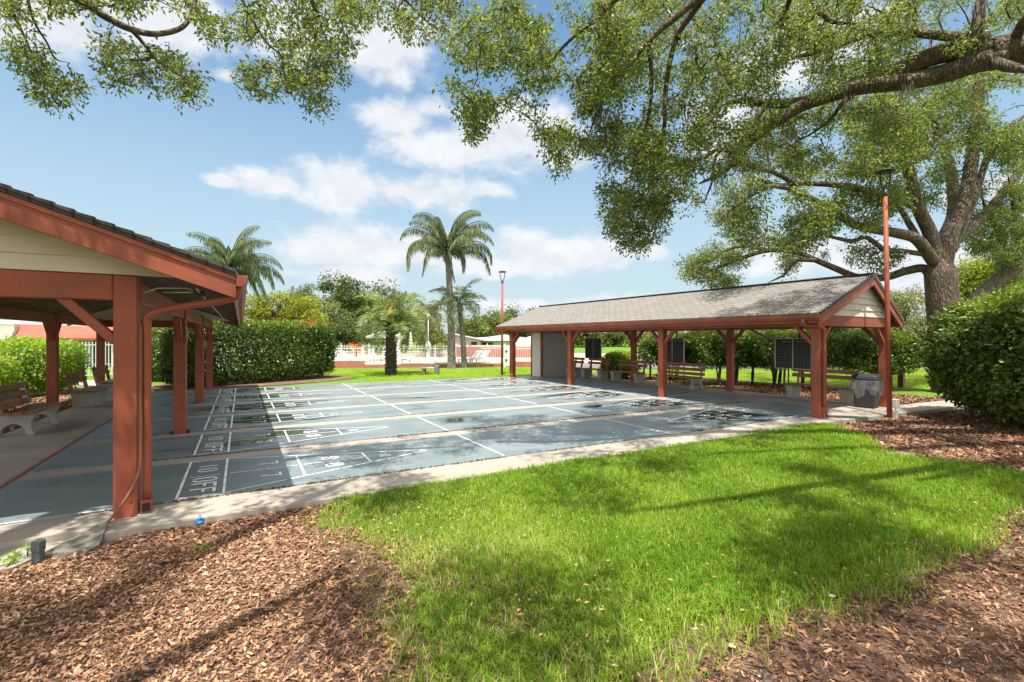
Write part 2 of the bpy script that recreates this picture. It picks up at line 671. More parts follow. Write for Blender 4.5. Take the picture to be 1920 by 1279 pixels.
def m_shingle(name, col=(0.255, 0.232, 0.208)):
    t = NT(name)
    p = t.obj()
    sx = t.n('ShaderNodeSeparateXYZ', Vector=p)
    cv = t.n('ShaderNodeCombineXYZ', X=sx.outputs[1], Y=sx.outputs[0]).outputs[0]
    b = t.n('ShaderNodeTexBrick', Vector=cv, Scale=1.0, Mortar_Size=0.013, Bias=0.0, Brick_Width=0.31, Row_Height=0.145)
    b.inputs['Color1'].default_value = (*[v * 0.86 for v in col], 1)
    b.inputs['Color2'].default_value = (*[v * 1.12 for v in col], 1)
    b.inputs['Mortar'].default_value = (*[v * 0.45 for v in col], 1)
    n = t.noise(p, 1.4, 5, 0.65)
    n2 = t.noise(p, 90, 3, 0.6)
    c = t.mix(t.rng(n, 0.4, 0.75, 0, 0.4), b.outputs[0], tuple(v * 0.7 for v in col))
    c = t.mix(t.rng(n2, 0.4, 0.7, 0, 0.3), c, tuple(v * 1.35 for v in col))
    return t.done(t.bsdf(c, 0.9, t.bump(t.math('ADD', b.outputs['Fac'], t.math('MULTIPLY', n2, -0.4)), 0.5, -0.01), spec=0.2))


def m_ground(name, a, b, c, s=3.0, bump=0.5):
    t = NT(name)
    p = t.pos()
    n = t.noise(p, s, 6, 0.65)
    n2 = t.noise(p, s * 14, 5, 0.7)
    n0 = t.noise(p, 0.25, 3, 0.5)
    col = t.mix(t.rng(n, 0.3, 0.7), a, b)
    col = t.mix(t.rng(n2, 0.35, 0.7, 0, 0.6), col, c)
    col = t.mix(t.rng(n0, 0.45, 0.7, 0, 0.35), col, b)
    return t.done(t.bsdf(col, 0.95, t.bump(t.math('ADD', n2, n), bump, 0.03), spec=0.1))


M = {}
M['red'] = m_redwood()
M['red_dull'] = m_redwood('red_paint_weathered', 0.9, (0.36, 0.12, 0.07))
M['red_wall'] = m_plain('red_masonry_paint', (0.36, 0.13, 0.09), 0.8, 0.12, 2)
M['bench_wood'] = m_redwood('bench_wood', 1.0, (0.33, 0.145, 0.085))
M['tan_trim'] = m_plain('tan_trim', (0.46, 0.30, 0.22), 0.6)
M['conc'] = m_concrete('concrete')
M['conc_old'] = m_concrete('stained_concrete', (0.36, 0.33, 0.28), 0.8)
M['conc_bench'] = m_concrete('cast_concrete', (0.40, 0.39, 0.35), 0.45)
M['conc_grey'] = m_concrete('mossy_concrete', (0.20, 0.20, 0.165), 0.8)
M['court'] = m_court()
M['white'] = m_plain('white_line_paint', (0.80, 0.81, 0.80), 0.6, 0.08, 12)
M['white_vinyl'] = m_plain('white_vinyl', (0.66, 0.65, 0.63), 0.45, 0.04)
M['siding'] = m_plain('cream_siding', (0.64, 0.535, 0.455), 0.6, 0.06, 3)
M['panel'] = m_plain('grey_panel', (0.42, 0.38, 0.34), 0.65, 0.05, 2)
M['panel_lit'] = m_plain('lit_panel', (0.66, 0.62, 0.57), 0.6, 0.05, 2)  # paler copy of the closet panel, bounced light put into the colour
M['shingle'] = m_shingle('shingle', (0.205, 0.186, 0.166))
M['shingle_dark'] = m_shingle('dark_shingle', (0.075, 0.066, 0.062))
M['ceiling'] = m_plain('dark_board', (0.15, 0.118, 0.092), 0.8, 0.4, 5, 0.3)
M['black'] = m_plain('black_metal', (0.018, 0.018, 0.02), 0.4, 0.1)
M['board'] = m_plain('score_panel', (0.030, 0.034, 0.045), 0.55, 0.15, 3)
M['alu'] = m_plain('grey_aluminium', (0.42, 0.42, 0.40), 0.4, 0.08, 4, 0.05, 0.5)
M['bin'] = m_plain('grey_bin_plastic', (0.030, 0.032, 0.035), 0.5, 0.1)
M['greenbox'] = m_plain('grey_green_box', (0.085, 0.105, 0.095), 0.6, 0.25, 9)
M['utility'] = m_plain('beige_utility_plastic', (0.50, 0.46, 0.40), 0.55, 0.1)
M['blue'] = m_plain('blue_plastic', (0.03, 0.22, 0.62), 0.35, 0.1)
M['pipe'] = m_plain('copper_brown_pipe', (0.22, 0.095, 0.05), 0.5, 0.2)
M['conduit'] = m_plain('grey_conduit', (0.48, 0.46, 0.43), 0.4, 0.1, 5, 0.05, 0.3)
M['litter'] = m_tint('leaf_litter', [(0, (0.05, 0.034, 0.022)), (0.5, (0.13, 0.083, 0.048)), (1, (0.27, 0.19, 0.11))])
M['chip'] = m_tint('bark_chips', [(0, (0.055, 0.034, 0.026)), (0.3, (0.165, 0.082, 0.050)), (0.62, (0.41, 0.215, 0.115)), (0.88, (0.49, 0.295, 0.175)), (1, (0.58, 0.42, 0.29))])
def m_mulch():
    t = NT('mulch_soil')
    p = t.pos()
    n = t.noise(p, 7, 6, 0.65)
    n2 = t.noise(t.scale(p, (1, 1.6, 1)), 60, 5, 0.75)
    n0 = t.noise(p, 0.9, 4, 0.6)
    c = t.mix(t.rng(n, 0.3, 0.7), (0.085, 0.052, 0.038), (0.19, 0.112, 0.075))
    c = t.mix(t.rng(n2, 0.40, 0.70, 0, 0.75), c, (0.30, 0.19, 0.13))
    c = t.mix(t.rng(n2, 0.25, 0.42, 0.6, 0), c, (0.035, 0.022, 0.016))
    c = t.mix(t.math('MULTIPLY', t.rng(n0, 0.56, 0.70), t.rng(n, 0.35, 0.65, 0.2, 0.85)), c, (0.36, 0.295, 0.245))
    return t.done(t.bsdf(c, 0.95, t.bump(t.math('ADD', n2, n), 0.7, 0.03), spec=0.1))


M['mulch'] = m_mulch()
M['soil'] = m_ground('lawn_soil', (0.085, 0.058, 0.036), (0.125, 0.088, 0.048), (0.20, 0.14, 0.088), 5)
M['grass_far'] = m_ground('turf', (0.095, 0.185, 0.022), (0.145, 0.245, 0.033), (0.085, 0.15, 0.02), 1.5, 0.6)
M['deck'] = m_plain('pool_deck', (0.44, 0.355, 0.29), 0.8, 0.08, 2)
M['grass'] = m_leaf('grass_blades', [(0, (0.085, 0.165, 0.011)), (0.45, (0.200, 0.335, 0.022)), (0.75, (0.335, 0.46, 0.058)), (0.9, (0.43, 0.44, 0.14)), (1, (0.52, 0.43, 0.24))],
                     0.45, 0.45, 0.25, (1.5, 1.45, 0.42))
M['oak_leaf'] = m_leaf('oak_leaves', [(0, (0.055, 0.084, 0.026)), (0.5, (0.115, 0.162, 0.048)), (0.88, (0.195, 0.240, 0.068)), (1, (0.30, 0.29, 0.07))], 0.50, 0.36, 0.45, (1.7, 1.6, 0.62))
M['hedge_leaf'] = m_leaf('hedge_leaves', [(0, (0.030, 0.062, 0.012)), (0.5, (0.085, 0.148, 0.022)), (1, (0.21, 0.285, 0.036))], 0.36, 0.33, 0.5, (1.5, 1.4, 0.5))
M['lime_leaf'] = m_leaf('lime_leaves', [(0, (0.08, 0.15, 0.016)), (0.5, (0.20, 0.33, 0.030)), (1, (0.38, 0.49, 0.06))], 0.40, 0.4, 0.4, (1.4, 1.35, 0.5))
M['flower'] = m_leaf('flame_flowers', [(0, (0.62, 0.06, 0.02)), (0.6, (0.75, 0.16, 0.03)), (1, (0.80, 0.38, 0.03))], 0.3, 0.5, 0.3, (1, 1, 1))
M['palm_leaf'] = m_leaf('palm_leaflets', [(0, (0.07, 0.11, 0.036)), (0.6, (0.17, 0.22, 0.085)), (1, (0.31, 0.345, 0.16))], 0.36, 0.4, 0.4)
M['pindo_leaf'] = m_leaf('silver_palm_leaflets', [(0, (0.11, 0.16, 0.06)), (0.55, (0.28, 0.345, 0.15)), (1, (0.54, 0.57, 0.34))], 0.38, 0.42, 0.35)
M['bg_dark'] = m_leaf('far_dark_leaves', [(0, (0.034, 0.055, 0.020)), (0.5, (0.085, 0.115, 0.036)), (1, (0.175, 0.205, 0.055))], 0.35, 0.5, 0.3)
M['bg_mid'] = m_leaf('far_green_leaves', [(0, (0.06, 0.09, 0.024)), (0.5, (0.145, 0.185, 0.048)), (1, (0.26, 0.295, 0.08))], 0.38, 0.5, 0.3)
M['bg_yellow'] = m_leaf('yellow_green_leaves', [(0, (0.11, 0.14, 0.014)), (0.5, (0.22, 0.26, 0.024)), (1, (0.36, 0.38, 0.045))], 0.3, 0.5, 0.3)
M['bg_olive'] = m_leaf('pale_olive_leaves', [(0, (0.10, 0.115, 0.045)), (0.5, (0.19, 0.205, 0.078)), (1, (0.33, 0.33, 0.15))], 0.3, 0.5, 0.3)
M['moss'] = m_leaf('hanging_moss', [(0, (0.14, 0.135, 0.10)), (1, (0.27, 0.26, 0.19))], 0.3, 0.8, 0.1, (1, 1, 0.9))
M['bark'] = m_bark('oak_bark')
M['bark_palm'] = m_bark('palm_bark', (0.15, 0.135, 0.12), (0.33, 0.30, 0.265), 0.2)
M['bark_dark'] = m_bark('rough_palm_bark', (0.045, 0.038, 0.028), (0.15, 0.125, 0.085), 0.1)
M['roof_white'] = m_plain('white_roof', (0.60, 0.605, 0.60), 0.6, 0.05)
M['roof_grey'] = m_plain('pale_grey_roof', (0.52, 0.47, 0.43), 0.7, 0.08)
M['house'] = m_plain('house_render', (0.52, 0.48, 0.40), 0.8, 0.05)
M['house_grey'] = m_plain('grey_house_wall', (0.40, 0.385, 0.35), 0.8, 0.05)
M['umbrella'] = m_plain('beige_canvas', (0.62, 0.54, 0.44), 0.8, 0.05)
M['tyl'] = m_plain('dry_leaf', (0.55, 0.42, 0.28), 0.7, 0.2, 30)


def m_glass_dark():
    t = NT('dark_window_glass')
    return t.done(t.bsdf((0.02, 0.025, 0.03), 0.08, spec=0.5))


def m_water():
    t = NT('lake_water')
    p = t.pos()
    n = t.noise(t.scale(p, (1, 1, 1)), 1.6, 4, 0.6)
    return t.done(t.bsdf((0.05, 0.075, 0.085), 0.06, t.bump(n, 0.12, 0.05), spec=0.5))


def m_film():
    t = NT('clear_plastic_film')
    p = t.obj()
    n = t.noise(p, 7, 3, 0.5, 0.6)
    g = t.bsdf((0.75, 0.76, 0.78), 0.18, t.bump(n, 0.45, 0.03), spec=0.5)
    tr = t.n('ShaderNodeBsdfTransparent').outputs[0]
    mx = t.n('ShaderNodeMixShader', Fac=t.rng(n, 0.2, 0.8, 0.08, 0.20))
    t.t.links.new(tr, mx.inputs[1])
    t.t.links.new(g, mx.inputs[2])
    return t.done(mx.outputs[0])


M['glass'] = m_glass_dark()
M['water'] = m_water()
M['film'] = m_film()


# ------------------------------------------------------------------ ground, paving
def sheet(name, poly, z, mat, thick=0.0, sub=0):
    mb = MB()
    if thick:
        mb.prism([(p[0], p[1]) for p in poly], 'z', z - thick, z)
        o = mb.build(name, mat)
    else:
        mb.add([(p[0], p[1], z) for p in poly], [tuple(range(len(poly)))])
        o = mb.build(name, mat, fix=False)
    if sum(poly[i - 1][0] * poly[i][1] - poly[i][0] * poly[i - 1][1] for i in range(len(poly))) < 0 and not thick:
        o.data.flip_normals()
    return props(o, kind='structure')


sheet('ground', [(-600, -300), (900, -300), (900, 900), (-600, 900)], -0.110, M['grass_far'])
# mulch around the camera, right of the lawn, and behind the hedge on the right
MULCH_NEAR = [(-9, -4), (16, -4), (19, 1.0), (17.6, 5.6), (-2.0, 5.75), (-2.9, 5.2), (-9, 5.2)]
sheet('mulch_bed', MULCH_NEAR, -0.085, M['mulch'])
sheet('mulch_bed', [(15.2, 6.45), (19.5, 6.45), (19.6, 12), (18.4, 21), (15.2, 21)], -0.085, M['mulch'])
sheet('mulch_bed', [(-3.9, 3.0), (-3.9, 24.0), (-9.5, 24.0), (-9.5, 3.0)], -0.080, M['mulch'])
sheet('mulch_bed', [(-2.5, 20.65), (-0.6, 21.0), (3.2, 22.6), (4.9, 23.9), (4.6, 25.4), (3.0, 27.5), (-2.6, 25.5), (-3.4, 22.8)], -0.085, M['mulch'])
LAWN_PX = [(592, 985), (604, 950), (640, 938), (800, 912), (950, 890), (1120, 862), (1280, 836), (1420, 812), (1530, 797), (1575, 800), (1612, 818),
           (1640, 846), (1700, 856), (1800, 870), (1935, 892), (1900, 950), (1870, 992), (1790, 1030), (1700, 1080), (1590, 1125), (1480, 1165), (1400, 1200),
           (1335, 1245), (1290, 1330), (1200, 1420), (900, 1430), (760, 1360), (715, 1270), (700, 1180), (690, 1120), (655, 1065), (620, 1030)]
LAWN0 = np.array([gnd(x, y, -0.07)[:2] for x, y in LAWN_PX])
LAWN = []
for i in range(len(LAWN0)):
    a_, b_ = LAWN0[i], LAWN0[(i + 1) % len(LAWN0)]
    k_ = max(1, int(np.linalg.norm(b_ - a_) / 0.12))
    for j_ in range(k_):
        p_ = a_ + (b_ - a_) * j_ / k_
        far_ = 1.0 if p_[1] < 5.2 else 0.25
        LAWN.append((p_[0] + (vnoise(p_[0] * 10, p_[1] * 10, 3.1) - 0.5) * 0.30 * far_ + rng.normal() * 0.02, p_[1] + (vnoise(p_[0] * 10 + 70, p_[1] * 10, 2.7) - 0.5) * 0.26 * far_))
sheet('lawn', LAWN, -0.078, M['soil'])
# concrete pad under the courts, the walk beside it and the path on the right
sheet('concrete_pad', [(-2.56, 5.98), (-1.35, 5.98), (-1.2, 5.80), (10.9, 5.86), (15.25, 5.60), (20.5, 5.3), (20.5, 6.0), (15.3, 6.45), (14.9, 20.4), (-2.56, 20.4)], -0.020, M['conc'], 0.12)
sheet('walkway', [(-2.60, 6.0), (-2.60, 20.4), (-2.9, 22.5), (-3.6, 24.6), (-5.6, 27.4), (-6.6, 26.4), (-4.8, 23.9), (-4.05, 22.0), (-3.92, 20.2), (-3.92, 6.0)], -0.012, M['conc'], 0.12)
sheet('joint_strip', [(-2.60, 6.0), (-2.55, 6.0), (-2.55, 20.4), (-2.60, 20.4)], -0.008, M['red_dull'], 0.10)
sheet('old_slab', [(-3.6, 5.15), (-1.62, 5.45), (-1.40, 5.94), (-3.6, 5.94)], -0.072, M['conc_old'], 0.10)
sheet('lake', [tuple(dl(d, l)[:2]) for d, l in [(30, 2), (29.5, 10), (32, 22), (33, 40), (44, 70), (58, 60), (50, 40), (47, 26), (51, 10), (52, 2)]], -0.100, M['water'])
sheet('pool_deck', [(3.6, 34.4), (6.9, 32.9), (15.7, 29.8), (18.5, 28.2), (30, 24.0), (40, 40), (24, 55), (-2, 52)], 0.10, M['deck'], 0.22)

# ------------------------------------------------------------------ shuffleboard courts
LANE0, PITCH, LW = 7.48, 2.345, 1.88
ENDX = (-2.53, 13.22)
GLYPH = {'1': [(1.3, 0, 1.9, 5)],
         '0': [(0, 0.5, 0.7, 4.5), (2.3, 0.5, 3, 4.5), (0.55, 0, 1.25, 0.65), (1.75, 0, 2.45, 0.65), (0.55, 4.35, 1.25, 5), (1.75, 4.35, 2.45, 5)],
         'O': [(0, 0.5, 0.7, 4.5), (2.3, 0.5, 3, 4.5), (0.55, 0, 1.25, 0.65), (1.75, 0, 2.45, 0.65), (0.55, 4.35, 1.25, 5), (1.75, 4.35, 2.45, 5)],
         'F': [(0, 0, 0.7, 5), (0.9, 4.35, 3, 5), (0.9, 2.3, 2.4, 2.95)],
         '7': [(0, 4.35, 3, 5), (2.0, 2.3, 2.7, 4.2), (1.5, 0, 2.2, 2.1)],
         '8': [(0, 0.5, 0.7, 2.2), (2.3, 0.5, 3, 2.2), (0.2, 2.8, 0.9, 4.5), (2.1, 2.8, 2.8, 4.5), (0.6, 0, 2.4, 0.65), (0.6, 4.35, 2.4, 5), (0.7, 2.25, 2.3, 2.8)]}


def court_marks(which):
    mb = MB()
    z0, z1 = 0.003, 0.0045

    def quad(p):
        mb.add([(x, y, z1) for x, y in p], [(0, 1, 2, 3)])

    def line(a, b, w=0.026, dash=0.0, gap=0.028):
        a, b = np.array(a, float), np.array(b, float)
        L = np.linalg.norm(b - a)
        t = (b - a) / L
        nrm = np.array((-t[1], t[0])) * w / 2
        n = max(1, int(round(L / dash))) if dash else 1
        for k in range(n):
            p = a + t * (L * k / n + (gap / 2 if k else 0))
            q = a + t * (L * (k + 1) / n - (gap / 2 if k < n - 1 else 0))
            quad([p - nrm, q - nrm, q + nrm, p + nrm])

    def text(s, x, y, h, sx, w=1.0):
        """Letters read by a player at the end: text runs along -y (left end) or +y (right end), up = away from the player."""
        u = h / 5.0
        adv = 3.9 * u * 0.9 * w
        for i, ch in enumerate(s):
            ox = i * adv - (len(s) - 1) * adv / 2 - 1.5 * u * 0.9 * w
            for (a, b, c, d) in GLYPH[ch]:
                px = [ox + a * u * 0.9 * w, ox + c * u * 0.9 * w]
                py = [(b - 2.5) * u, (d - 2.5) * u]
                P = []
                for tx, ty in ((px[0], py[0]), (px[1], py[0]), (px[1], py[1]), (px[0], py[1])):
                    P.append((x + sx * ty, y - sx * tx))
                quad(P)

    h = LW / 2
    for sx, bx in ((1, -0.64), (-1, 11.28)):
        if which != sx:
            continue
        X = lambda v: bx + sx * v
        line((X(0), -h), (X(0), h), 0.03, 0.46)
        line((X(0.455), -h), (X(0.455), h), 0.03, 0.40)
        for sg in (-1, 1):
            e = h - 0.03
            line((X(0.02), sg * e), (X(0.43), sg * e), 0.026, 0.2)
            line((X(0.48), sg * e), (X(3.23), sg * 0.03), 0.026, 0.66)
            hw = lambda v: e * (1 - (v - 0.48) / 2.75)
            line((X(1.37), sg * 0.02), (X(1.37), sg * hw(1.37)), 0.028, 0.3)
            line((X(2.29), sg * 0.02), (X(2.29), sg * hw(2.29)), 0.028)
            text('7', X(0.98), sg * 0.34, 0.25, sx, 1.3)
            text('8', X(1.80), sg * 0.22, 0.25, sx, 1.3)
        line((X(0.06), 0), (X(0.40), 0), 0.02)
        line((X(0.50), 0), (X(1.33), 0), 0.022, 0.42)
        line((X(1.41), 0), (X(2.25), 0), 0.022)
        text('10', X(0.235), sx * 0.44, 0.23, sx, 1.45)
        text('OFF', X(0.235), -sx * 0.44, 0.27, sx, 1.35)
        text('10', X(2.56), 0, 0.18, sx, 0.75)
    if which == 3:
        line((3.52, -h + .01), (3.52, h - .01), 0.03)
    if which == 4:
        line((7.08, -h + .01), (7.08, h - .01), 0.03)
    return mb


ords = ['nearest to the lawn', 'second from the lawn', 'third from the lawn', 'fourth from the lawn', 'fifth from the lawn', 'farthest from the lawn, beside the palm grass']
mk0 = None
for i in range(6):
    o = MB().box(ENDX[0], ENDX[1], -LW / 2, LW / 2, -0.030, 0.0).build('shuffleboard_court', M['court'], bevel=0.008)
    o.location = (0, LANE0 + i * PITCH, 0)
    props(o, 'grey green shuffleboard court with white scoring marks, ' + ords[i], 'court', 'shuffleboard courts')
    if mk0 is None:
        mk0 = [court_marks(q).build(nm, M['white'], o, fix=False) for q, nm in ((1, 'scoring_diagram'), (-1, 'scoring_diagram'), (3, 'dead_line'), (4, 'dead_line'))]
    else:
        for q in mk0:
            c = q.copy()
            C.objects.link(c)
            c.parent = o

# leaf litter caught along the near edge of every lane
P, T = [], []
for i in range(6):
    n = 1500 if i < 2 else 900
    x = rng.random(n) * 14.5 - 1.5
    keep = fnoise(x, np.full(n, i * 9.0), 1.7) > 0.42
    x = x[keep]
    y = LANE0 + i * PITCH - LW / 2 - np.abs(rng.normal(0, 0.016, len(x))) - 0.004
    P.append(np.stack((x, y, rng.random(len(x)) * 0.014 - 0.018), 1))
P = np.concatenate(P)
n = len(P)
D = rng.normal(size=(n, 3)) * (1, 0.6, 0.25)
N_ = np.array((0, -0.3, 1.0)) + rng.normal(size=(n, 3)) * 0.5
leaf_mesh('leaf_litter', P, D, N_, 0.015 + rng.random(n) * 0.03, 0.010 + rng.random(n) * 0.014, M['litter'])
props(bpy.data.objects['leaf_litter'], kind='stuff')


# ------------------------------------------------------------------ pavilions
def pavilion(label, loc, rz, s, W, posts, xf, xr, xb, ze, zr, zeb, ya, yb, ysid, zb0, zb1, shing, yback=None):
    """Open shelter. Local x=0 is the row of posts beside the courts, x=W the outer row (times s), y runs along the courts' depth."""
    T = thing('pavilion', label, 'pavilion', loc, rz, 'red post pavilions')
    pw = 0.20
    X = lambda v: s * v

    def bx(mb, x0, x1, *r):
        a, b = X(x0), X(x1)
        return mb.box(min(a, b), max(a, b), *r)

    # posts
    for j, y in enumerate(posts):
        for k, x in enumerate((0, W)):
            m = MB()
            bx(m, x - pw / 2, x + pw / 2, y - pw / 2, y + pw / 2, -0.05, zb1 + (0.0 if x else 0.0))
            m.build('post', M['red'], T, bevel=0.012)
            if k == 0 and j == 0:
                for zz in (zb0 + 0.06, zb1 - 0.06, 0.16):
                    b = MB()
                    b.tube([(X(x) + 0.04, y - pw / 2 + 0.004, zz), (X(x) + 0.04, y - pw / 2 - 0.012, zz)], 0.013, 8)
                    b.build('bolt', M['red_dull'], T)
            # knee braces along the row and across
            for dy in (-1, 1):
                if (j == 0 and dy < 0) or (j == len(posts) - 1 and dy > 0):
                    continue
                m = MB()
                m.bar((X(x), y + dy * 0.09, zb0 - 0.42), (X(x), y + dy * 0.50, zb0 + 0.02), 0.09, 0.10, (1, 0, 0))
                m.build('brace', M['red'], T, bevel=0.008)
            if j in (0, len(posts) - 1):
                dx = 1 if x == 0 else -1
                m = MB()
                L = 0.42
                m.bar((X(x + dx * 0.09), y, zb0 - L), (X(x + dx * (0.10 + L)), y, zb0 + 0.03), 0.09, 0.11, (0, 1, 0))
                m.build('brace', M['red'], T, bevel=0.008)
    # beams: two along the rows, one across above every post pair
    for x in (0, W):
        m = MB()
        bx(m, x - 0.07, x + 0.07, posts[0] - 0.085, yb - 0.12, zb0 + 0.002, zb1 - 0.03)
        m.build('beam', M['red_dull'], T, bevel=0.01)
    for j, y in enumerate(posts):
        if 0 < j < len(posts) - 1:
            continue
        m = MB()
        off = -0.035 if j == 0 else 0.0
        bx(m, 0.102, W - 0.102, y - 0.06 + off, y + 0.06 + off, zb0, zb1)
        m.build('beam', M['red'], T, bevel=0.01)
    # roof slab: two sloping sheets, board lining below
    sf = (zr - ze) / (xr - xf)
    sb = (zr - zeb) / (xb - xr)
    zf = lambda x: zr - (xr - x) * sf if x < xr else zr - (x - xr) * sb
    m = MB()
    th = 0.055
    for (x0, x1) in ((xf, xr), (xr, xb)):
        q = [(x0, zf(x0)), (x1, zf(x1)), (x1, zf(x1) - th), (x0, zf(x0) - th)]
        m.prism([(X(a), z) for a, z in q], 'y', ya - 0.03, yb + 0.03)
    m.build('roof', shing, T)
    m = MB()
    m.bar((X(xr), ya - 0.035, zr + 0.004), (X(xr), yb + 0.035, zr + 0.004), 0.26, 0.022)
    m.build('ridge_cap', M['shingle_dark'], T)
    # ragged shingle butts on the rake edge
    m = MB()
    k = int((xr - xf) / 0.14)
    for i in range(k):
        x0 = xf + (xr - xf) * i / k
        x1 = xf + (xr - xf) * (i + 1) / k
        m.prism([(X(x0), zf(x0) + 0.018), (X(x1), zf(x1) + 0.003), (X(x1), zf(x1) - 0.02), (X(x0), zf(x0) - 0.02)], 'y', ya - 0.045 - 0.01 * random.random(), ya + 0.012)
    m.build('shingle_edge', M['shingle_dark'], T)
    # ceiling boards under the sheathing
    m = MB()
    y = ya + 0.10
    lap = 0
    while y < yb - 0.1:
        lap = 1 - lap
        for (x0, x1) in ((xf + 0.05, xr), (xr, xb - 0.05)):
            d0 = th + 0.012 + 0.022 * lap
            q = [(x0, zf(x0) - d0), (x1, zf(x1) - d0), (x1, zf(x1) - d0 - 0.02), (x0, zf(x0) - d0 - 0.02)]
            m.prism([(X(a), z) for a, z in q], 'y', y, y + (0.115 if lap else 0.155))
        y += 0.13
    m.build('ceiling', M['ceiling'], T)
    # eave boards (fascia) along both long sides
    for (xe, z, sg) in ((xf, ze, -1), (xb, zeb, 1)):
        m = MB()
        bx(m, xe + (0.0 if sg < 0 else -0.035), xe + (0.035 if sg < 0 else 0.0), ya + 0.02, yb - 0.02, z - 0.225, z - 0.058)
        m.build('fascia', M['tan_trim'] if (s < 0 and sg < 0) else M['red'], T)
    # rake boards, one per slope and end, with a thin moulding above
    for yy in (ya, yb):
        e = -1 if yy == ya else 1
        for (x0, x1) in ((xf, xr), (xr, xb)):
            def strip(d0, d1, t0, t1, mat, nm):
                mm = MB()
                q = [(x0, zf(x0) - d0), (x1, zf(x1) - d0), (x1, zf(x1) - d1), (x0, zf(x0) - d1)]
                mm.prism([(X(a), z) for a, z in q], 'y', min(yy + e * t0, yy + e * t1), max(yy + e * t0, yy + e * t1))
                return mm.build(nm, mat, T, bevel=0.004)
            strip(0.060, 0.285, -0.035, 0.005, M['red'], 'rake_board')
            strip(0.058, 0.105, 0.006, 0.022, M['red'], 'rake_trim')
    # lapped siding filling both gables
    for (yy, e) in ((ysid, -1), (posts[-1] + 0.0, 1)):
        m = MB()
        hstep = 0.158
        z = zb1 + 0.004
        zl = zb1 + 0.004
        while z < zr - 0.16:
            z2 = min(z + hstep, zr - 0.12)
            def edge(zz, side):
                zz = zz + 0.14
                return (xr - (zr - zz) / sf if zr > zz else xr) if side < 0 else (xr + (zr - zz) / sb if zr > zz else xr)
            a0 = max(edge(z, -1), (xf + 0.30) if s < 0 else -0.10)
            b0 = min(edge(z, 1), W + 0.1 if s > 0 else xb - 0.3)
            a1, b1 = max(edge(z2, -1), a0), min(edge(z2, 1), b0)
            if b0 - a0 < 0.05:
                break
            # board leans out at its lower edge
            yo, yi = yy + e * 0.030, yy + e * 0.002
            vs = [(X(a0), yo, z), (X(b0), yo, z), (X(b1), yi, z2), (X(a1), yi, z2),
                  (X(a0), yy - e * 0.02, z), (X(b0), yy - e * 0.02, z), (X(b1), yy - e * 0.02, z2), (X(a1), yy - e * 0.02, z2)]
            m.add(vs, [(0, 1, 2, 3), (4, 7, 6, 5), (0, 4, 5, 1), (2, 6, 7, 3), (0, 3, 7, 4), (1, 5, 6, 2)])
            z = z2
        m.build('gable_siding', M['siding'], T)
    # gutter: open trough with a rolled lip on the court side
    m = MB()
    g = [(0, 0.0), (0, -0.115), (-0.055, -0.115), (-0.095, -0.06), (-0.105, 0.0), (-0.095, 0.0), (-0.087, -0.055), (-0.05, -0.105), (-0.008, -0.105), (-0.008, 0.0)]
    zg = ze - 0.045
    m.prism([(X(xf - 0.002 + a), zg + b) for a, b in g], 'y', ya - 0.02, yb + 0.02)
    cap = [(0, 0.0), (0, -0.115), (-0.055, -0.115), (-0.095, -0.06), (-0.105, 0.0)]
    m.prism([(X(xf - 0.002 + a), zg + b) for a, b in cap], 'y', ya - 0.026, ya - 0.0205)
    m.prism([(X(xf - 0.002 + a), zg + b) for a, b in cap], 'y', yb + 0.0205, yb + 0.026)
    m.build('gutter', M['red'], T)
    return T, X, zg


def smooth_path(pts, n=6):
    """Catmull-Rom through the points."""
    P = np.array(pts, float)
    if len(P) < 3:
        return P
    Q = np.concatenate(([2 * P[0] - P[1]], P, [2 * P[-1] - P[-2]]))
    out = []
    t = np.linspace(0, 1, n, endpoint=False)[:, None]
    for i in range(1, len(Q) - 2):
        a, b, c, d = Q[i - 1], Q[i], Q[i + 1], Q[i + 2]
        out.append(0.5 * (2 * b + (c - a) * t + (2 * a - 5 * b + 4 * c - d) * t ** 2 + (-a + 3 * b - 3 * c + d) * t ** 3))
    out.append(P[-1:])
    return np.concatenate(out)


# left pavilion: court-side posts at X = -1.03, the near gable faces the camera
PL, XL, zgL = pavilion('red wooden pavilion with dark shingle edge over the left benches, close to the camera', (-1.03, 6.30, 0), 0, -1, 3.08,
                       [0.0, 4.93, 9.80, 14.5], -0.98, 1.54, 4.06, 2.50, 3.385, 2.50, -0.55, 15.1, -0.075, 2.19, 2.445, M['shingle_dark'])
m = MB()
pth = smooth_path([(0.985, -0.42, zgL - 0.10), (0.985, -0.42, zgL - 0.17), (0.93, -0.40, zgL - 0.235), (0.55, -0.22, 2.145), (0.30, -0.10, 2.09), (0.19, -0.06, 2.03), (0.17, -0.05, 1.9), (0.17, -0.05, 0.9), (0.17, -0.05, 0.13)], 5)
m.tube(pth, 0.041, 10)
m.box(0.125, 0.215, -0.105, 0.0, 0.0, 0.135)
m.build('downspout', M['red'], PL)
m = MB()
m.box(0.135, 0.205, -0.112, -0.1055, 0.02, 0.105)
m.build('downspout_mouth', M['black'], PL)
m = MB().box(0.10, 0.26, -0.16, 0.03, -0.052, -0.005).build('splash_block', M['utility'], PL)
m = MB()
m.tube(smooth_path([(0.125, -0.09, 1.95), (0.125, -0.10, 1.2), (0.128, -0.115, 0.75), (0.115, -0.13, 0.45), (0.03, -0.17, 0.22), (-0.10, -0.22, 0.02), (-0.14, -0.25, -0.04)], 6), 0.013, 8)
m.build('water_pipe', M['pipe'], PL)
m = MB()
for yy, zz in ((0.6, 2.36), (5.6, 2.36), (10.6, 2.36)):
    pass
m.tube([(0.62, -0.30, 2.315), (0.62, 9.5, 2.315)], 0.008, 6)
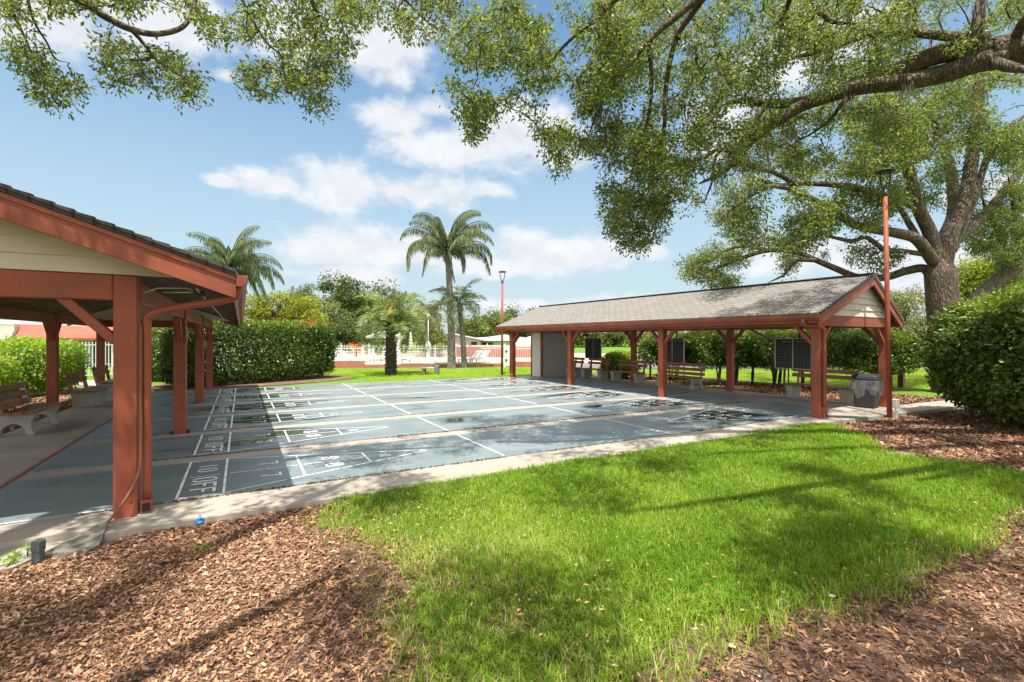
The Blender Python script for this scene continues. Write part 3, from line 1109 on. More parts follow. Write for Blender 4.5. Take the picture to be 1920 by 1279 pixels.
m.tube([(0.62, 0.1, 2.315), (0.50, 0.1, 2.355), (0.25, 0.05, 2.34), (0.14, 0.0, 2.28)], 0.008, 6)
m.tube([(0.62, 0.1, 2.315), (0.28, 0.12, 2.30)], 0.008, 6)
m.build('conduit', M['conduit'], PL)
m = MB().box(0.57, 0.67, 0.05, 0.16, 2.27, 2.33).build('junction_box', M['black'], PL)
for yy in (0.0, 4.93):
    m = MB()
    m.tube([(-0.02, yy - 0.02, 2.19), (0.10, yy + 0.9, 1.75)] if yy else [(0.09, 4.80, 2.15), (0.115, 4.82, 1.72)], 0.012, 6)
    m.build('conduit_drop', M['tan_trim'], PL)
m = MB().box(-0.24, 0.02, 4.80, 5.06, -0.048, -0.03)
m.box(-0.16, -0.105, 4.86, 5.0, -0.03, 0.03)
m.box(0.105, 0.16, 4.86, 5.0, -0.03, 0.03)
m.build('post_foot', M['black'], PL)

# right pavilion, turned a little
RPRZ = R(2.35)
RP0 = (11.56, 6.28, 0)
PR, XR_, zgR = pavilion('red wooden pavilion with grey shingle roof across the courts, beside the oak', RP0, RPRZ, 1, 3.40,
                        [0.0, 4.52, 9.05, 13.35], -0.44, 2.18, 3.84, 2.375, 3.42, 2.33, -0.25, 14.2, -0.075, 2.09, 2.34, M['shingle'])
m = MB()
m.tube(smooth_path([(-0.49, 0.06, zgR - 0.10), (-0.49, 0.06, zgR - 0.18), (-0.44, 0.04, zgR - 0.24), (-0.16, -0.06, 2.08), (-0.02, -0.14, 2.02), (0.0, -0.15, 1.9), (0.0, -0.15, 1.0), (0.0, -0.15, 0.22)], 5), 0.042, 10)
m.box(-0.05, 0.05, -0.20, -0.105, 0.12, 0.24)
m.build('downspout', M['red'], PR)
m = MB()
m.bar((-0.02, -0.16, 0.14), (-0.05, -0.22, 0.0), 0.02, 0.02)
m.bar((0.03, -0.16, 0.14), (0.05, -0.22, 0.0), 0.02, 0.02)
m.build('downspout_mouth', M['black'], PR)
m = MB()
m.tube(smooth_path([(-0.49, 14.0, zgR - 0.10), (-0.47, 14.0, zgR - 0.2), (-0.2, 13.7, 2.05), (-0.10, 13.45, 1.95), (-0.10, 13.42, 0.2)], 5), 0.038, 8)
m.build('downspout', M['red'], PR)
# closet at the far end
m = MB().box(1.32, 3.15, 12.95, 13.75, -0.05, 2.08).build('closet', M['panel'], PR)
m = MB().box(1.312, 1.318, 13.02, 13.73, -0.04, 2.07).build('closet_lit_face', M['panel_lit'], PR)  # court-side face in a paler tone for the light bouncing onto it
for (x0, x1, y0, y1) in ((1.30, 1.39, 12.90, 13.0), (3.08, 3.18, 12.90, 13.0), (1.295, 1.345, 13.70, 13.8)):
    MB().box(x0, x1, y0, y1, -0.05, 2.085).build('corner_trim', M['red'], PR, bevel=0.006)


# ------------------------------------------------------------------ benches, scoreboards, bin
def make_bench(style, label, loc, rz, length=1.75, group='slatted park benches'):
    """Front edge at local x=0, back towards +x, length along y (0..length)."""
    T = thing('park_bench', label, 'bench', loc, rz, group)
    for y in (0.12, length - 0.24):
        m = MB()
        if style == 'arch':
            poly = [(0.0, -0.0), (0.10, 0.0)]
            for k in range(9):
                a = math.pi * (1 - k / 8)
                poly.append((0.30 + 0.17 * math.cos(a), 0.05 + 0.17 * math.sin(a)))
            poly += [(0.50, 0.0), (0.62, 0.0), (0.575, 0.12), (0.56, 0.25), (0.60, 0.405), (0.0 - 0.02, 0.405), (0.015, 0.34), (0.05, 0.24), (0.04, 0.12)]
            m.prism(poly, 'y', y, y + 0.11)
        else:
            w0, w1 = 0.17, 0.235
            for (z0, z1, a0, a1) in ((0.0, 0.40, w0, w1),):
                c = y + 0.055
                vs = [(0.07, c - a0 / 2, z0), (0.47, c - a0 / 2, z0), (0.47, c + a0 / 2, z0), (0.07, c + a0 / 2, z0),
                      (0.0, c - a1 / 2, z1), (0.52, c - a1 / 2, z1), (0.52, c + a1 / 2, z1), (0.0, c + a1 / 2, z1)]
                m.add(vs, [(0, 3, 2, 1), (4, 5, 6, 7), (0, 1, 5, 4), (1, 2, 6, 5), (2, 3, 7, 6), (3, 0, 4, 7)])
        m.build('leg', M['conc_bench'], T, bevel=0.012)
    m = MB()
    for k in range(3):
        x = -0.035 + k * 0.165
        m.box(x, x + 0.15, 0, length, 0.407, 0.445)
    m.build('seat', M['bench_wood'], T, bevel=0.008)
    m = MB()
    for z in (0.53, 0.69, 0.85)[(0 if style == 'arch' else 1):]:
        x = 0.50 + (z - 0.45) * 0.20
        m.bar((x, 0, z), (x, length, z), 0.032, 0.115, (0.2, 0, 1))
    m.build('backrest', M['bench_wood'], T, bevel=0.006)
    for y in (0.17, length - 0.19):
        m = MB()
        m.bar((0.505, y, 0.40), (0.615, y, 0.915), 0.09, 0.035, (0, 1, 0))
        m.build('back_post', M['bench_wood'] if style != 'arch' else M['conc_bench'], T, bevel=0.006)
    return T


def rloc(x, y, z=-0.02):
    """A point given in the right pavilion's own axes."""
    c, s_ = math.cos(RPRZ), math.sin(RPRZ)
    return (RP0[0] + c * x - s_ * y, RP0[1] + s_ * x + c * y, z)


make_bench('arch', 'slatted bench with arched concrete ends, nearest the camera under the left pavilion', (-3.40, 13.95, -0.012), R(180), 1.75)
make_bench('block', 'slatted bench on solid concrete blocks, beyond the arched bench under the left pavilion', (-3.36, 18.15, -0.012), R(180), 1.7)
make_bench('block', 'slatted bench half hidden behind the big corner post of the left pavilion', (-3.42, 21.2, -0.012), R(178), 1.7)
make_bench('block', 'slatted bench on pale tapered blocks beside the grey bin', rloc(3.15, 0.72), RPRZ, 1.85)
make_bench('arch', 'long slatted bench with arched concrete ends in front of the dark hedge', rloc(2.62, 5.35), RPRZ, 1.95)
make_bench('block', 'slatted bench in front of the middle back post of the right pavilion', rloc(2.70, 8.15), RPRZ, 1.7)
make_bench('block', 'slatted bench below the scoreboard by the lake view', rloc(2.72, 10.35), RPRZ, 1.5)
make_bench('block', 'slatted bench next to the grey closet in the right pavilion', rloc(2.6, 12.0), RPRZ, 0.85)


def make_scoreboard(label, y, w=1.12, rods=True):
    T = thing('scoreboard', label, 'scoreboard', rloc(3.72, y), RPRZ, 'shuffleboard scoreboards')
    z0, z1 = 0.86, 1.83
    for k in range(2):
        a, b = w * k / 2 + 0.02, w * (k + 1) / 2 - 0.02
        MB().box(-0.012, 0.012, a, b, z0 + 0.02, z1 - 0.02).build('panel', M['board'], T)
    m = MB()
    for yy in (0, w / 2, w):
        m.box(-0.02, 0.02, yy - 0.018, yy + 0.018, z0, z1)
    for zz in (z0 + 0.012, z1 - 0.012):
        for k in range(2):
            m.box(-0.0185, 0.0185, w * k / 2 + 0.0185, w * (k + 1) / 2 - 0.0185, zz - 0.012, zz + 0.012)
    m.build('frame', M['alu'], T)
    m = MB()
    for k in range(2):
        a = w * k / 2 + 0.035
        b = w * (k + 1) / 2 - 0.035
        for i in range(1, 5):
            yy = a + (b - a) * i / 5
            m.box(-0.0145, -0.0125, yy - 0.002, yy + 0.002, z0 + 0.03, z1 - 0.16)
        for i in range(1, 9):
            zz = z0 + 0.03 + (z1 - 0.16 - z0 - 0.03) * i / 9
            m.box(-0.0150, -0.0128, a, b, zz - 0.002 - (0.002 if i == 4 else 0), zz + 0.002 + (0.002 if i == 4 else 0))
        for i in range(4):                                 # worn heading, no longer legible
            if random.random() < 0.8:
                yy = a + 0.04 + (b - a - 0.08) * i / 4
                m.box(-0.0145, -0.0125, yy, yy + 0.055 + 0.03 * random.random(), z1 - 0.125, z1 - 0.085)
    m.build('score_grid', m_plain('worn_yellow_lettering', (0.28, 0.27, 0.20), 0.7) if 'worn_yellow_lettering' not in bpy.data.materials else bpy.data.materials['worn_yellow_lettering'], T)
    for yy in (0.03, w - 0.40):
        MB().tube([(0.035, yy, 0.0), (0.035, yy, z0 + 0.1)], 0.022, 8).build('leg', M['black'], T)
    MB().tube([(0.035, w * 0.34, z1 - 0.1), (0.035, w * 0.34, 2.2)], 0.026, 8).build('hanger', M['black'], T)
    if rods:
        MB().bar((0.045, w + 0.0, 1.72), (0.045, w + 0.95, 2.16), 0.05, 0.06).build('brace', M['red_dull'], T)
    return T


make_scoreboard('black twin scoreboard beside the corner post of the right pavilion', 2.0)
make_scoreboard('black twin scoreboard behind the second front post of the right pavilion', 6.72, rods=False)
make_scoreboard('black twin scoreboard near the grey closet, seen against the lake', 11.45)

# waste bin with a clear liner folded over its rim
bx_, by_ = rloc(2.92, 0.20)[:2]
T = thing('waste_bin', 'dark grey waste bin with clear plastic liner beside the right pavilion bench', 'bin', (bx_, by_, -0.02), R(8))
def tap(m, z0, a0, z1, a1, n=4):
    vs = []
    for z, a in ((z0, a0), (z1, a1)):
        for sx, sy in ((-1, -1), (1, -1), (1, 1), (-1, 1)):
            vs.append((sx * a, sy * a, z))
    return m.add(vs, [(0, 3, 2, 1), (4, 5, 6, 7), (0, 1, 5, 4), (1, 2, 6, 5), (2, 3, 7, 6), (3, 0, 4, 7)])
tap(MB(), 0.0, 0.215, 0.74, 0.262).build('body', M['bin'], T, bevel=0.03)
m = MB()
tap(m, 0.742, 0.287, 0.80, 0.287)
tap(m, 0.801, 0.278, 0.88, 0.22)
m.build('lid', M['bin'], T, bevel=0.02)
# liner skirt: wavy hem
vs, fs = [], []
nseg = 40
for k in range(nseg):
    t = k / nseg * 4
    sd, u = int(t), (t - int(t)) * 2 - 1
    cx, cy = [(u, -1), (1, u), (-u, 1), (-1, -u)][sd]
    hem = 0.36 + 0.14 * math.sin(k * 0.9) + 0.06 * math.sin(k * 2.3)
    for z, a in ((0.735, 0.284), (0.62, 0.295 + 0.012 * math.sin(k * 1.7)), (hem, 0.268 + 0.02 * math.sin(k * 2.1))):
        vs.append((cx * a, cy * a, z))
for k in range(nseg):
    j = (k + 1) % nseg
    for q in range(2):
        fs.append((k * 3 + q, j * 3 + q, j * 3 + q + 1, k * 3 + q + 1))
MB().add(vs, fs, True).build('liner', M['film'], T, fix=False)


# ------------------------------------------------------------------ light poles
def light_pole(label, loc, h, lean, r=0.062):
    T = thing('light_pole', label, 'light pole', loc, 0, 'red light poles')
    m = MB()
    m.tube([(0, 0, 0), (lean[0] * 0.5, lean[1] * 0.5, h * 0.5), (lean[0], lean[1], h)], [r, r * 0.95, r * 0.85], 12)
    m.build('pole', M['red'], T)
    x, y = lean
    m = MB()
    m.lathe([(r * 1.0, h), (r * 1.05, h + 0.01), (r * 0.9, h + 0.14), (0.0, h + 0.15)], x, y, 12)
    m.build('collar', M['black'], T)
    m = MB()
    for a in (0, 1):
        ca, sa = (RX, RY) if a == 0 else (-RX, -RY)
        m.tube(smooth_path([(x + ca * 0.03, y + sa * 0.03, h + 0.10), (x + ca * 0.085, y + sa * 0.085, h + 0.24), (x + ca * 0.115, y + sa * 0.115, h + 0.40), (x + ca * 0.12, y + sa * 0.12, h + 0.56)], 4), 0.018, 8)
    m.build('lantern_arm', M['black'], T)
    m = MB()
    m.lathe([(0.0, h + 0.535), (0.15, h + 0.54), (0.205, h + 0.555), (0.205, h + 0.58), (0.14, h + 0.61), (0.05, h + 0.63), (0.0, h + 0.632)], x, y, 24)
    m.build('lamp_head', M['black'], T)
    return T


lp = gnd(1668, 785, -0.085)
PT = light_pole('tall red light pole in the mulch in front of the right pavilion gable', lp, 5.25, (-0.09, 0.05), 0.055)
m = MB()
m.box(0.04, 0.19, -0.13, -0.02, 0.26, 0.46)
m.build('socket_box', M['utility'], PT, bevel=0.01)
m = MB()
m.box(0.03, 0.12, -0.13, -0.04, 0.0, 0.20)
m.tube([(0.08, -0.09, 0.20), (0.08, -0.09, 0.26)], 0.015, 8)
m.build('socket_base', M['utility'], PT, bevel=0.008)
light_pole('slim red light pole on the grass at the far end of the right pavilion', gnd(941, 705, -0.11), 4.75, (0.03, 0.0), 0.058)

# ------------------------------------------------------------------ small things by the near post
UB = T = thing('utility_box', 'grey green utility box standing on the stained slab edge', 'utility box', (-1.50, 5.52, -0.085), R(-24))
m = MB()
tap(m, 0.0, 0.046, 0.235, 0.046)
m.build('body', M['greenbox'], T, bevel=0.008)
m = MB()
m.prism([(-0.050, 0.13), (0.050, 0.13), (0.050, 0.245), (0.02, 0.262), (-0.050, 0.256)], 'y', -0.052, 0.050)
m.build('cover', M['greenbox'], T, bevel=0.006)
UB.scale = (0.70, 0.70, 0.72)
o = MB().add([(-1.42, 5.55, -0.085), (-1.12, 5.55, -0.085), (-1.13, 5.97, -0.085), (-1.50, 5.93, -0.085), (-1.40, 5.93, -0.062), (-1.12, 5.98, 0.055), (-1.30, 5.97, -0.03)],
             [(0, 1, 5, 6, 4), (0, 4, 3), (1, 2, 5), (3, 4, 6, 5, 2), (0, 3, 2, 1)]).build('concrete_wedge', M['conc_grey'], None)
props(o, 'mossy concrete wedge against the corner post of the left pavilion', 'concrete wedge')
CAP = T = thing('sprinkler_cap', 'small blue plastic valve cap lying on the bark chips', 'valve cap', gnd(374, 981, -0.058), R(20))
m = MB()
m.lathe([(0.0, 0.0), (0.042, 0.0), (0.045, 0.012), (0.030, 0.03), (0.024, 0.05), (0.030, 0.055), (0.018, 0.075), (0.0, 0.08)], 0, 0, 12)
m.build('cap', M['blue'], T)
m = MB()
m.bar((-0.055, 0.0, 0.035), (0.055, 0.01, 0.05), 0.03, 0.025)
m.bar((0.0, -0.01, 0.06), (0.01, 0.02, 0.10), 0.022, 0.028)
m.build('handle', M['blue'], T, bevel=0.006)
CAP.scale = (0.78, 0.78, 0.78)
T = thing('garden_post', 'short red timber post in the mulch behind the bin', 'garden post', gnd(1690, 727, -0.1), 0)
MB().box(-0.09, 0.09, -0.09, 0.09, 0, 0.78).build('post', M['red'], T, bevel=0.01)
m = MB()
m.bar((-0.09, 0, 0.55), (-0.9, 0.4, 0.55), 0.04, 0.12)
m.build('rail', M['red'], T)

# stone bench on the far grass
sb0 = gnd(803, 703, -0.11)
T = thing('stone_bench', 'small grey stone bench with one tall end on the far grass', 'stone bench', sb0, -YAW)
MB().box(-0.38, 0.34, -0.22, 0.22, 0.32, 0.40).build('seat', M['conc_bench'], T, bevel=0.015)
MB().box(-0.28, -0.14, -0.17, 0.17, 0, 0.318).build('leg', M['conc_grey'], T, bevel=0.015)
MB().box(0.342, 0.56, -0.2, 0.2, 0, 0.50).build('end_block', M['conc_grey'], T, bevel=0.02)


# ------------------------------------------------------------------ pool fence, walls and furniture
def fence_run(T, A, B, h, base_h, z0=-0.11, post_every=2.3, pick=0.115, base_mat='red_wall', post_w=0.085, r=0.009):
    A, B = np.array(A, float), np.array(B, float)
    L = np.linalg.norm(B - A)
    t = (B - A) / L
    ang = math.atan2(t[1], t[0])
    def seg(a, b, w, z_0, z_1, nm, mat):
        m = MB()
        p, q = A + t * a, A + t * b
        mid = (z_0 + z_1) / 2
        m.bar((p[0], p[1], mid), (q[0], q[1], mid), w, z_1 - z_0)
        m.build(nm, M[mat], T)
    if base_h > 0:
        seg(-0.1, L + 0.1, 0.22, z0, z0 + base_h, 'base_wall', base_mat)
    zb = z0 + base_h
    seg(0, L, 0.035, zb + 0.08, zb + 0.13, 'rail', 'white_vinyl')
    seg(0, L, 0.035, h - 0.16, h - 0.11, 'rail', 'white_vinyl')
    m = MB()
    n = int(L / pick)
    for i in range(n + 1):
        p = A + t * (L * i / n)
        m.bar((p[0], p[1], zb + 0.04), (p[0], p[1], h + 0.02), r * 2, r * 2, (t[0], t[1], 0))
    m.build('picket_panel', M['white_vinyl'], T)
    n = max(1, int(round(L / post_every)))
    for i in range(n + 1):
        p = A + t * (L * i / n)
        m = MB()
        m.bar((p[0], p[1], zb), (p[0], p[1], h + 0.06), post_w, post_w, (t[0], t[1], 0))
        m.bar((p[0], p[1], h + 0.06), (p[0], p[1], h + 0.10), post_w * 1.35, post_w * 1.35, (t[0], t[1], 0))
        m.build('fence_post', M['white_vinyl'], T)


FA, FB, FCc = gnd(622, 690, -0.11), gnd(945, 687.5, -0.11), gnd(1008, 688, -0.11)
FM = gnd(681, 690, -0.11)
T = thing('pool_fence', 'white picket fence on a low red wall along the far grass', 'fence')
fence_run(T, FM[:2], FB[:2], 1.28, 0.19)
T = thing('pool_fence', 'white picket fence on the taller red wall beside the clipped hedge', 'fence')
fence_run(T, FA[:2], FM[:2] - (FM[:2] - FA[:2]) * 0.02, 1.30, 0.46)
fg0, fg1 = gnd(946, 688, -0.11), gnd(964, 688, -0.11)
T = thing('pool_gate', 'solid white pool gate in the fence behind the slim light pole', 'gate')
m = MB()
gt = (fg1[:2] - fg0[:2])
m.bar((*fg0[:2] + gt * 0.1, 0.60), (*fg1[:2] - gt * 0.1, 0.60), 0.05, 1.30)
m.build('gate_leaf', M['white_vinyl'], T)
for k, p in enumerate((fg0, fg1)):
    MB().bar((p[0], p[1], -0.11), (p[0], p[1], 1.42), 0.12, 0.12).build('gate_post', M['white_vinyl'], T)
for z in (0.95, 0.35):
    p = fg0[:2] + gt * 0.18
    q = p - np.array((FX, FY)) * 0.04
    MB().bar((q[0] - 0.06, q[1], z), (q[0] + 0.06, q[1], z), 0.05, 0.14).build('hinge', M['black'], T)
T = thing('pool_fence', 'white picket fence on a red wall seen through the far pavilion bay', 'fence')
fence_run(T, fg1[:2] + gt * 0.1, FCc[:2] + (FCc[:2] - fg1[:2]) * 0.02, 1.25, 0.36)
# back wall of the pool yard
T = thing('back_wall', 'long low red wall with white rails at the far side of the pool', 'wall')
fence_run(T, at(858, 650, 45)[:2], at(1030, 650, 43)[:2], 1.22, 0.95, 0.10, 3.2, 0.3, 'red_wall')
T = thing('back_fence', 'pale fence on a low beige wall at the back of the pool deck', 'fence')
fence_run(T, at(640, 650, 47)[:2], at(855, 650, 45)[:2], 1.22, 0.35, 0.10, 3.2, 0.3, 'deck')
# far-left fence behind the lime hedge
T = thing('picket_fence', 'white picket fence behind the lime green hedge', 'fence')
fence_run(T, dl(19.5, -23.5)[:2], dl(25.0, -20.2)[:2], 1.62, 0.0, -0.11, 2.4, 0.13, r=0.016)
T = thing('picket_fence', 'white picket fence beside the flame flowered shrub', 'fence')
fence_run(T, dl(25.0, -20.0)[:2], dl(29.0, -15.6)[:2], 1.60, 0.0, -0.11, 2.4, 0.13, r=0.016)


def lounger(label, px, d, rz, z=0.10):
    T = thing('sun_lounger', label, 'lounger', (*at(px, 660, d)[:2], z), rz, 'white pool loungers')
    m = MB()
    m.box(-0.3, 0.3, -0.95, 0.35, 0.28, 0.33)
    m.build('seat', M['white_vinyl'], T)
    m = MB()
    m.bar((0, 0.35, 0.32), (0, 0.95, 0.86), 0.6, 0.04)
    m.build('backrest', M['white_vinyl'], T)
    for x in (-0.26, 0.26):
        for y in (-0.85, 0.3):
            MB().box(x - 0.025, x + 0.025, y - 0.025, y + 0.025, 0, 0.28).build('leg', M['white_vinyl'], T)
    return T


for lab, px, d, rz in (('white lounger with raised back left of the grey palm trunk', 776, 32.5, 1.2),
                       ('white lounger with raised back just left of its twin before the palm', 762, 33.0, 1.3),
                       ('white lounger angled beside the slim palm trunk behind the fence', 882, 33.0, -1.2),
                       ('white lounger farther from the slim palm, back raised', 897, 33.5, -1.2),
                       ('white lounger near the taller red wall by the clipped hedge', 662, 34.0, 0.9),
                       ('white lounger standing close to the green hedge end', 644, 39.0, 1.0)):
    lounger(lab, px, d, rz)


def pool_chair(label, px, d, rz):
    T = thing('pool_chair', label, 'chair', (*at(px, 660, d)[:2], 0.10), rz, 'white pool chairs')
    MB().box(-0.25, 0.25, -0.25, 0.25, 0.40, 0.44).build('seat', M['white_vinyl'], T)
    MB().bar((0, 0.24, 0.44), (0, 0.36, 0.92), 0.48, 0.03).build('backrest', M['white_vinyl'], T)
    for x in (-0.23, 0.23):
        for y in (-0.22, 0.22):
            MB().box(x - 0.02, x + 0.02, y - 0.02, y + 0.02, 0, 0.4).build('leg', M['white_vinyl'], T)


for lab, px, d, rz in (('white pool chair under the beige parasol, facing the grass', 700, 34.5, 0.3),
                       ('white pool chair turned sideways beside the round table', 712, 36.0, 1.9),
                       ('white pool chair left of the shaggy palm trunk, back to the fence', 690, 36.5, -1.0),
                       ('white pool chair right of the shaggy palm trunk', 748, 34.0, 2.6)):
    pool_chair(lab, px, d, rz)
T = thing('parasol', 'open beige parasol behind the shaggy palm trunk', 'parasol', (*at(722, 660, 38)[:2], 0.10))
MB().lathe([(0.0, 2.35), (0.5, 2.22), (1.55, 1.86), (1.56, 1.74), (1.54, 1.74), (1.52, 1.83), (0.0, 2.28)], 0, 0, 8, False).build('canopy', M['umbrella'], T)
MB().tube([(0, 0, 0), (0, 0, 2.5)], 0.03, 8).build('pole', M['white_vinyl'], T)
MB().lathe([(0.0, 0.0), (0.3, 0.0), (0.3, 0.06), (0.0, 0.08)], 0, 0, 12).build('base', M['white_vinyl'], T)
T = thing('pool_table', 'round white table under the beige parasol', 'table', (*at(724, 660, 37.2)[:2], 0.10))
MB().lathe([(0.0, 0.70), (0.55, 0.70), (0.55, 0.74), (0.0, 0.74)], 0, 0, 16).build('table_top', M['white_vinyl'], T)
MB().lathe([(0.25, 0.0), (0.06, 0.1), (0.05, 0.70)], 0, 0, 10).build('leg', M['white_vinyl'], T)
for lab, px, d, mat in (('closed white parasol standing by the pool', 749, 37.0, 'white_vinyl'), ('closed tan parasol standing by the pool', 770, 38.0, 'umbrella')):
    T = thing('closed_parasol', lab, 'parasol', (*at(px, 660, d)[:2], 0.10), 0, 'closed pool parasols')
    MB().lathe([(0.03, 0.95), (0.15, 1.0), (0.17, 1.15), (0.13, 1.7), (0.07, 2.1), (0.0, 2.25)], 0, 0, 10).build('canopy', M[mat], T)
    MB().tube([(0, 0, 0), (0, 0, 1.0)], 0.03, 8).build('pole', M['white_vinyl'], T)
    MB().lathe([(0.0, 0.0), (0.25, 0.0), (0.25, 0.08), (0.0, 0.1)], 0, 0, 12).build('base', M['white_vinyl'], T)
T = thing('pool_lamp', 'thin white lamp post with a bulbous base by the pool', 'lamp post', (*at(803, 660, 36)[:2], 0.10))
MB().tube([(0, 0, 0.8), (0, 0, 3.3)], 0.03, 8).build('pole', M['white_vinyl'], T)
MB().lathe([(0.17, 0.0), (0.17, 1.0), (0.22, 1.05), (0.18, 1.35), (0.06, 1.5), (0.0, 1.55)], 0, 0, 10).build('base', M['white_vinyl'], T)
MB().lathe([(0.0, 3.25), (0.12, 3.28), (0.14, 3.45), (0.0, 3.55)], 0, 0, 10).build('lamp', M['white_vinyl'], T)


# ------------------------------------------------------------------ houses in the distance
def facing(px, d):
    return (*at(px, 660, d)[:2], -0.11), -YAW - math.atan((px - 960) / FOC) * 0.6


loc, rz = facing(850, 60)
T = thing('house', 'grey gabled house with white roof behind the tall palm trunk', 'house', loc, rz, 'houses beyond the pool')
m = MB().prism([(-2.9, 0), (3.4, 0), (3.4, 1.75), (-0.6, 2.55), (-2.9, 1.55)], 'y', 0, 7)
m.build('wall', M['house_grey'], T)
m = MB()
m.prism([(-3.3, 1.42), (-0.6, 2.58), (-0.6, 2.72), (-3.3, 1.56)], 'y', -0.5, 7.5)
m.prism([(-0.6, 2.58), (3.9, 1.66), (3.9, 1.80), (-0.6, 2.72)], 'y', -0.5, 7.5)
m.build('roof', M['roof_white'], T)
f = MB().box(-1.35, -0.75, -0.03, 0.02, 0.8, 1.5).build('window', M['glass'], T)
f = MB().box(2.2, 2.9, -0.03, 0.02, 0.7, 1.5).build('window', M['glass'], T)
loc, rz = facing(925, 64)
T = thing('house', 'long low cream house with white roof and dark windows beyond the pool', 'house', loc, rz, 'houses beyond the pool')
MB().box(-3.6, 4.4, 0, 7, 0, 1.62).build('wall', M['house'], T)
m = MB()
m.prism([(-4.0, 1.62), (5.2, 1.62), (4.4, 2.0), (1.5, 2.45), (-1.0, 2.1), (-3.9, 1.95)], 'y', -0.6, 7.6)
m.build('roof', M['roof_white'], T)
for x in (-3.1, -2.3, -1.5, -0.7):
    f = MB().box(x, x + 0.66, -0.035, 0.02, 0.55, 1.40).build('window', M['glass'], T)
    m = MB()
    m.box(x - 0.05, x, -0.05, 0.02, 0.5, 1.45)
    m.build('window_frame', M['white_vinyl'], f)
MB().box(0.9, 1.7, -0.035, 0.02, 0.0, 1.45).build('door', M['white_vinyl'], T)
f = MB().box(2.7, 4.2, -0.035, 0.02, 0.5, 1.42).build('window', M['glass'], T)
MB().box(3.42, 3.48, -0.05, 0.0, 0.5, 1.42).build('window_frame', M['white_vinyl'], f)
loc, rz = facing(1003, 46)
T = thing('gazebo', 'open gazebo with pale hip roof and red eaves beyond the fence', 'gazebo', loc, rz)
m = MB()
m.add([(-2.3, -1.8, 1.32), (2.3, -1.8, 1.32), (2.3, 1.8, 1.32), (-2.3, 1.8, 1.32), (0, 0, 2.35)], [(0, 1, 4), (1, 2, 4), (2, 3, 4), (3, 0, 4), (0, 3, 2, 1)])
m.build('roof', M['roof_grey'], T)
m = MB()
m.box(-2.3, 2.3, -1.82, -1.74, 1.14, 1.315)
m.box(-2.3, -2.22, -1.738, 1.8, 1.14, 1.315)
m.box(2.22, 2.3, -1.738, 1.8, 1.14, 1.315)
m.build('fascia', M['red'], T)
for x in (-2.1, 2.1):
    for y in (-1.6, 1.6):
        MB().box(x - 0.08, x + 0.08, y - 0.08, y + 0.08, 0, 1.14).build('post', M['red'], T)
m = MB()
m.box(-1.5, 1.5, 0.3, 0.9, 0.5, 0.62)
m.box(-1.3, -1.15, 0.4, 0.8, 0, 0.5)
m.box(1.15, 1.3, 0.4, 0.8, 0, 0.5)
m.build('counter', M['house'], T)

loc, rz = (*dl(30, -32.6)[:2], -0.11), -YAW + R(24)
T = thing('clubhouse', 'beige clubhouse with a long red awning behind the picket fence', 'building', loc, rz)
MB().box(-4, 1.3, 0, 6, 0, 2.75).build('wall', M['house'], T)
MB().box(1.31, 12, 2.2, 6, 0, 2.6).build('back_wall', M['white_vinyl'], T)
m = MB()
m.prism([(-4.3, 2.9), (12.3, 2.60), (12.3, 2.85), (-4.3, 3.2)], 'y', 0.9, 6.4)
m.build('roof', M['roof_white'], T)
m = MB()
m.add([(0.9, -0.1, 2.02), (12.2, -0.1, 1.80), (12.2, 1.0, 2.62), (0.9, 1.0, 2.95), (0.9, -0.1, 1.88), (12.2, -0.1, 1.68)], [(0, 1, 2, 3), (4, 5, 1, 0)])
m.build('awning', M['red'], T)
f = MB().box(-1.2, 0.6, -0.04, 0.02, 0.9, 2.0).build('window', M['glass'], T)
m = MB()
m.box(-1.28, -1.2, -0.06, 0.02, 0.85, 2.08)
m.box(0.6, 0.68, -0.06, 0.02, 0.85, 2.08)
m.box(-1.199, 0.599, -0.06, 0.02, 2.0, 2.08)
m.build('window_frame', M['white_vinyl'], f)
for x in (2.4, 4.6, 6.8, 9.2):
    MB().box(x, x + 1.3, 2.16, 2.22, 0.2, 1.9).build('door', M['glass'], T)
for x in (1.6, 4.0, 6.2, 8.6, 11.2):
    MB().box(x - 0.06, x + 0.06, 0.2, 0.32, 0, 2.0).build('awning_post', M['white_vinyl'], T)
MB().tube(smooth_path([(1.25, -0.1, 2.45), (1.2, -0.12, 2.1), (0.9, -0.12, 1.9), (0.2, -0.12, 1.75), (0.1, -0.12, 0.1)], 4), 0.06, 8).build('downspout', M['white_vinyl'], T)
loc, rz = facing(455, 62)
T = thing('house', 'white roofed house just showing above the clipped hedge', 'house', loc, rz, 'houses beyond the pool')
MB().box(-5, 3.4, 0, 6, 0, 3.2).build('wall', M['house'], T)
MB().prism([(-5.4, 3.2), (3.8, 3.2), (3.6, 4.5), (-5.0, 4.5)], 'y', -0.5, 6.5).build('roof', M['roof_white'], T)


# ------------------------------------------------------------------ vegetation
class Wood:
    """Limbs and twigs of one tree in one mesh."""
    def __init__(s):
        s.V, s.F, s.n = [], [], 0
        s.nodes, s.rad = [], []

    def limb(s, pts, rads, sides=8, sub=5, track=True, jit=0.0):
        P = smooth_path(pts, sub)
        r = np.interp(np.linspace(0, 1, len(P)), np.linspace(0, 1, len(rads)), rads)
        if jit:
            P = P + rng.normal(0, jit, P.shape) * np.linspace(0.3, 1, len(P))[:, None]
        V, F = tube_np(P, r, sides)
        s.V.append(V)
        s.F += [tuple(i + s.n for i in f) for f in F]
        s.n += len(V)
        if track:
            s.nodes.append(P)
            s.rad.append(r)
        return P

    def build(s, name, mat, parent):
        V = np.concatenate(s.V)
        F = np.array(s.F, np.int32)
        return np_mesh(name, V, F.ravel(), np.arange(len(F)) * 4, mat, parent, None, True)


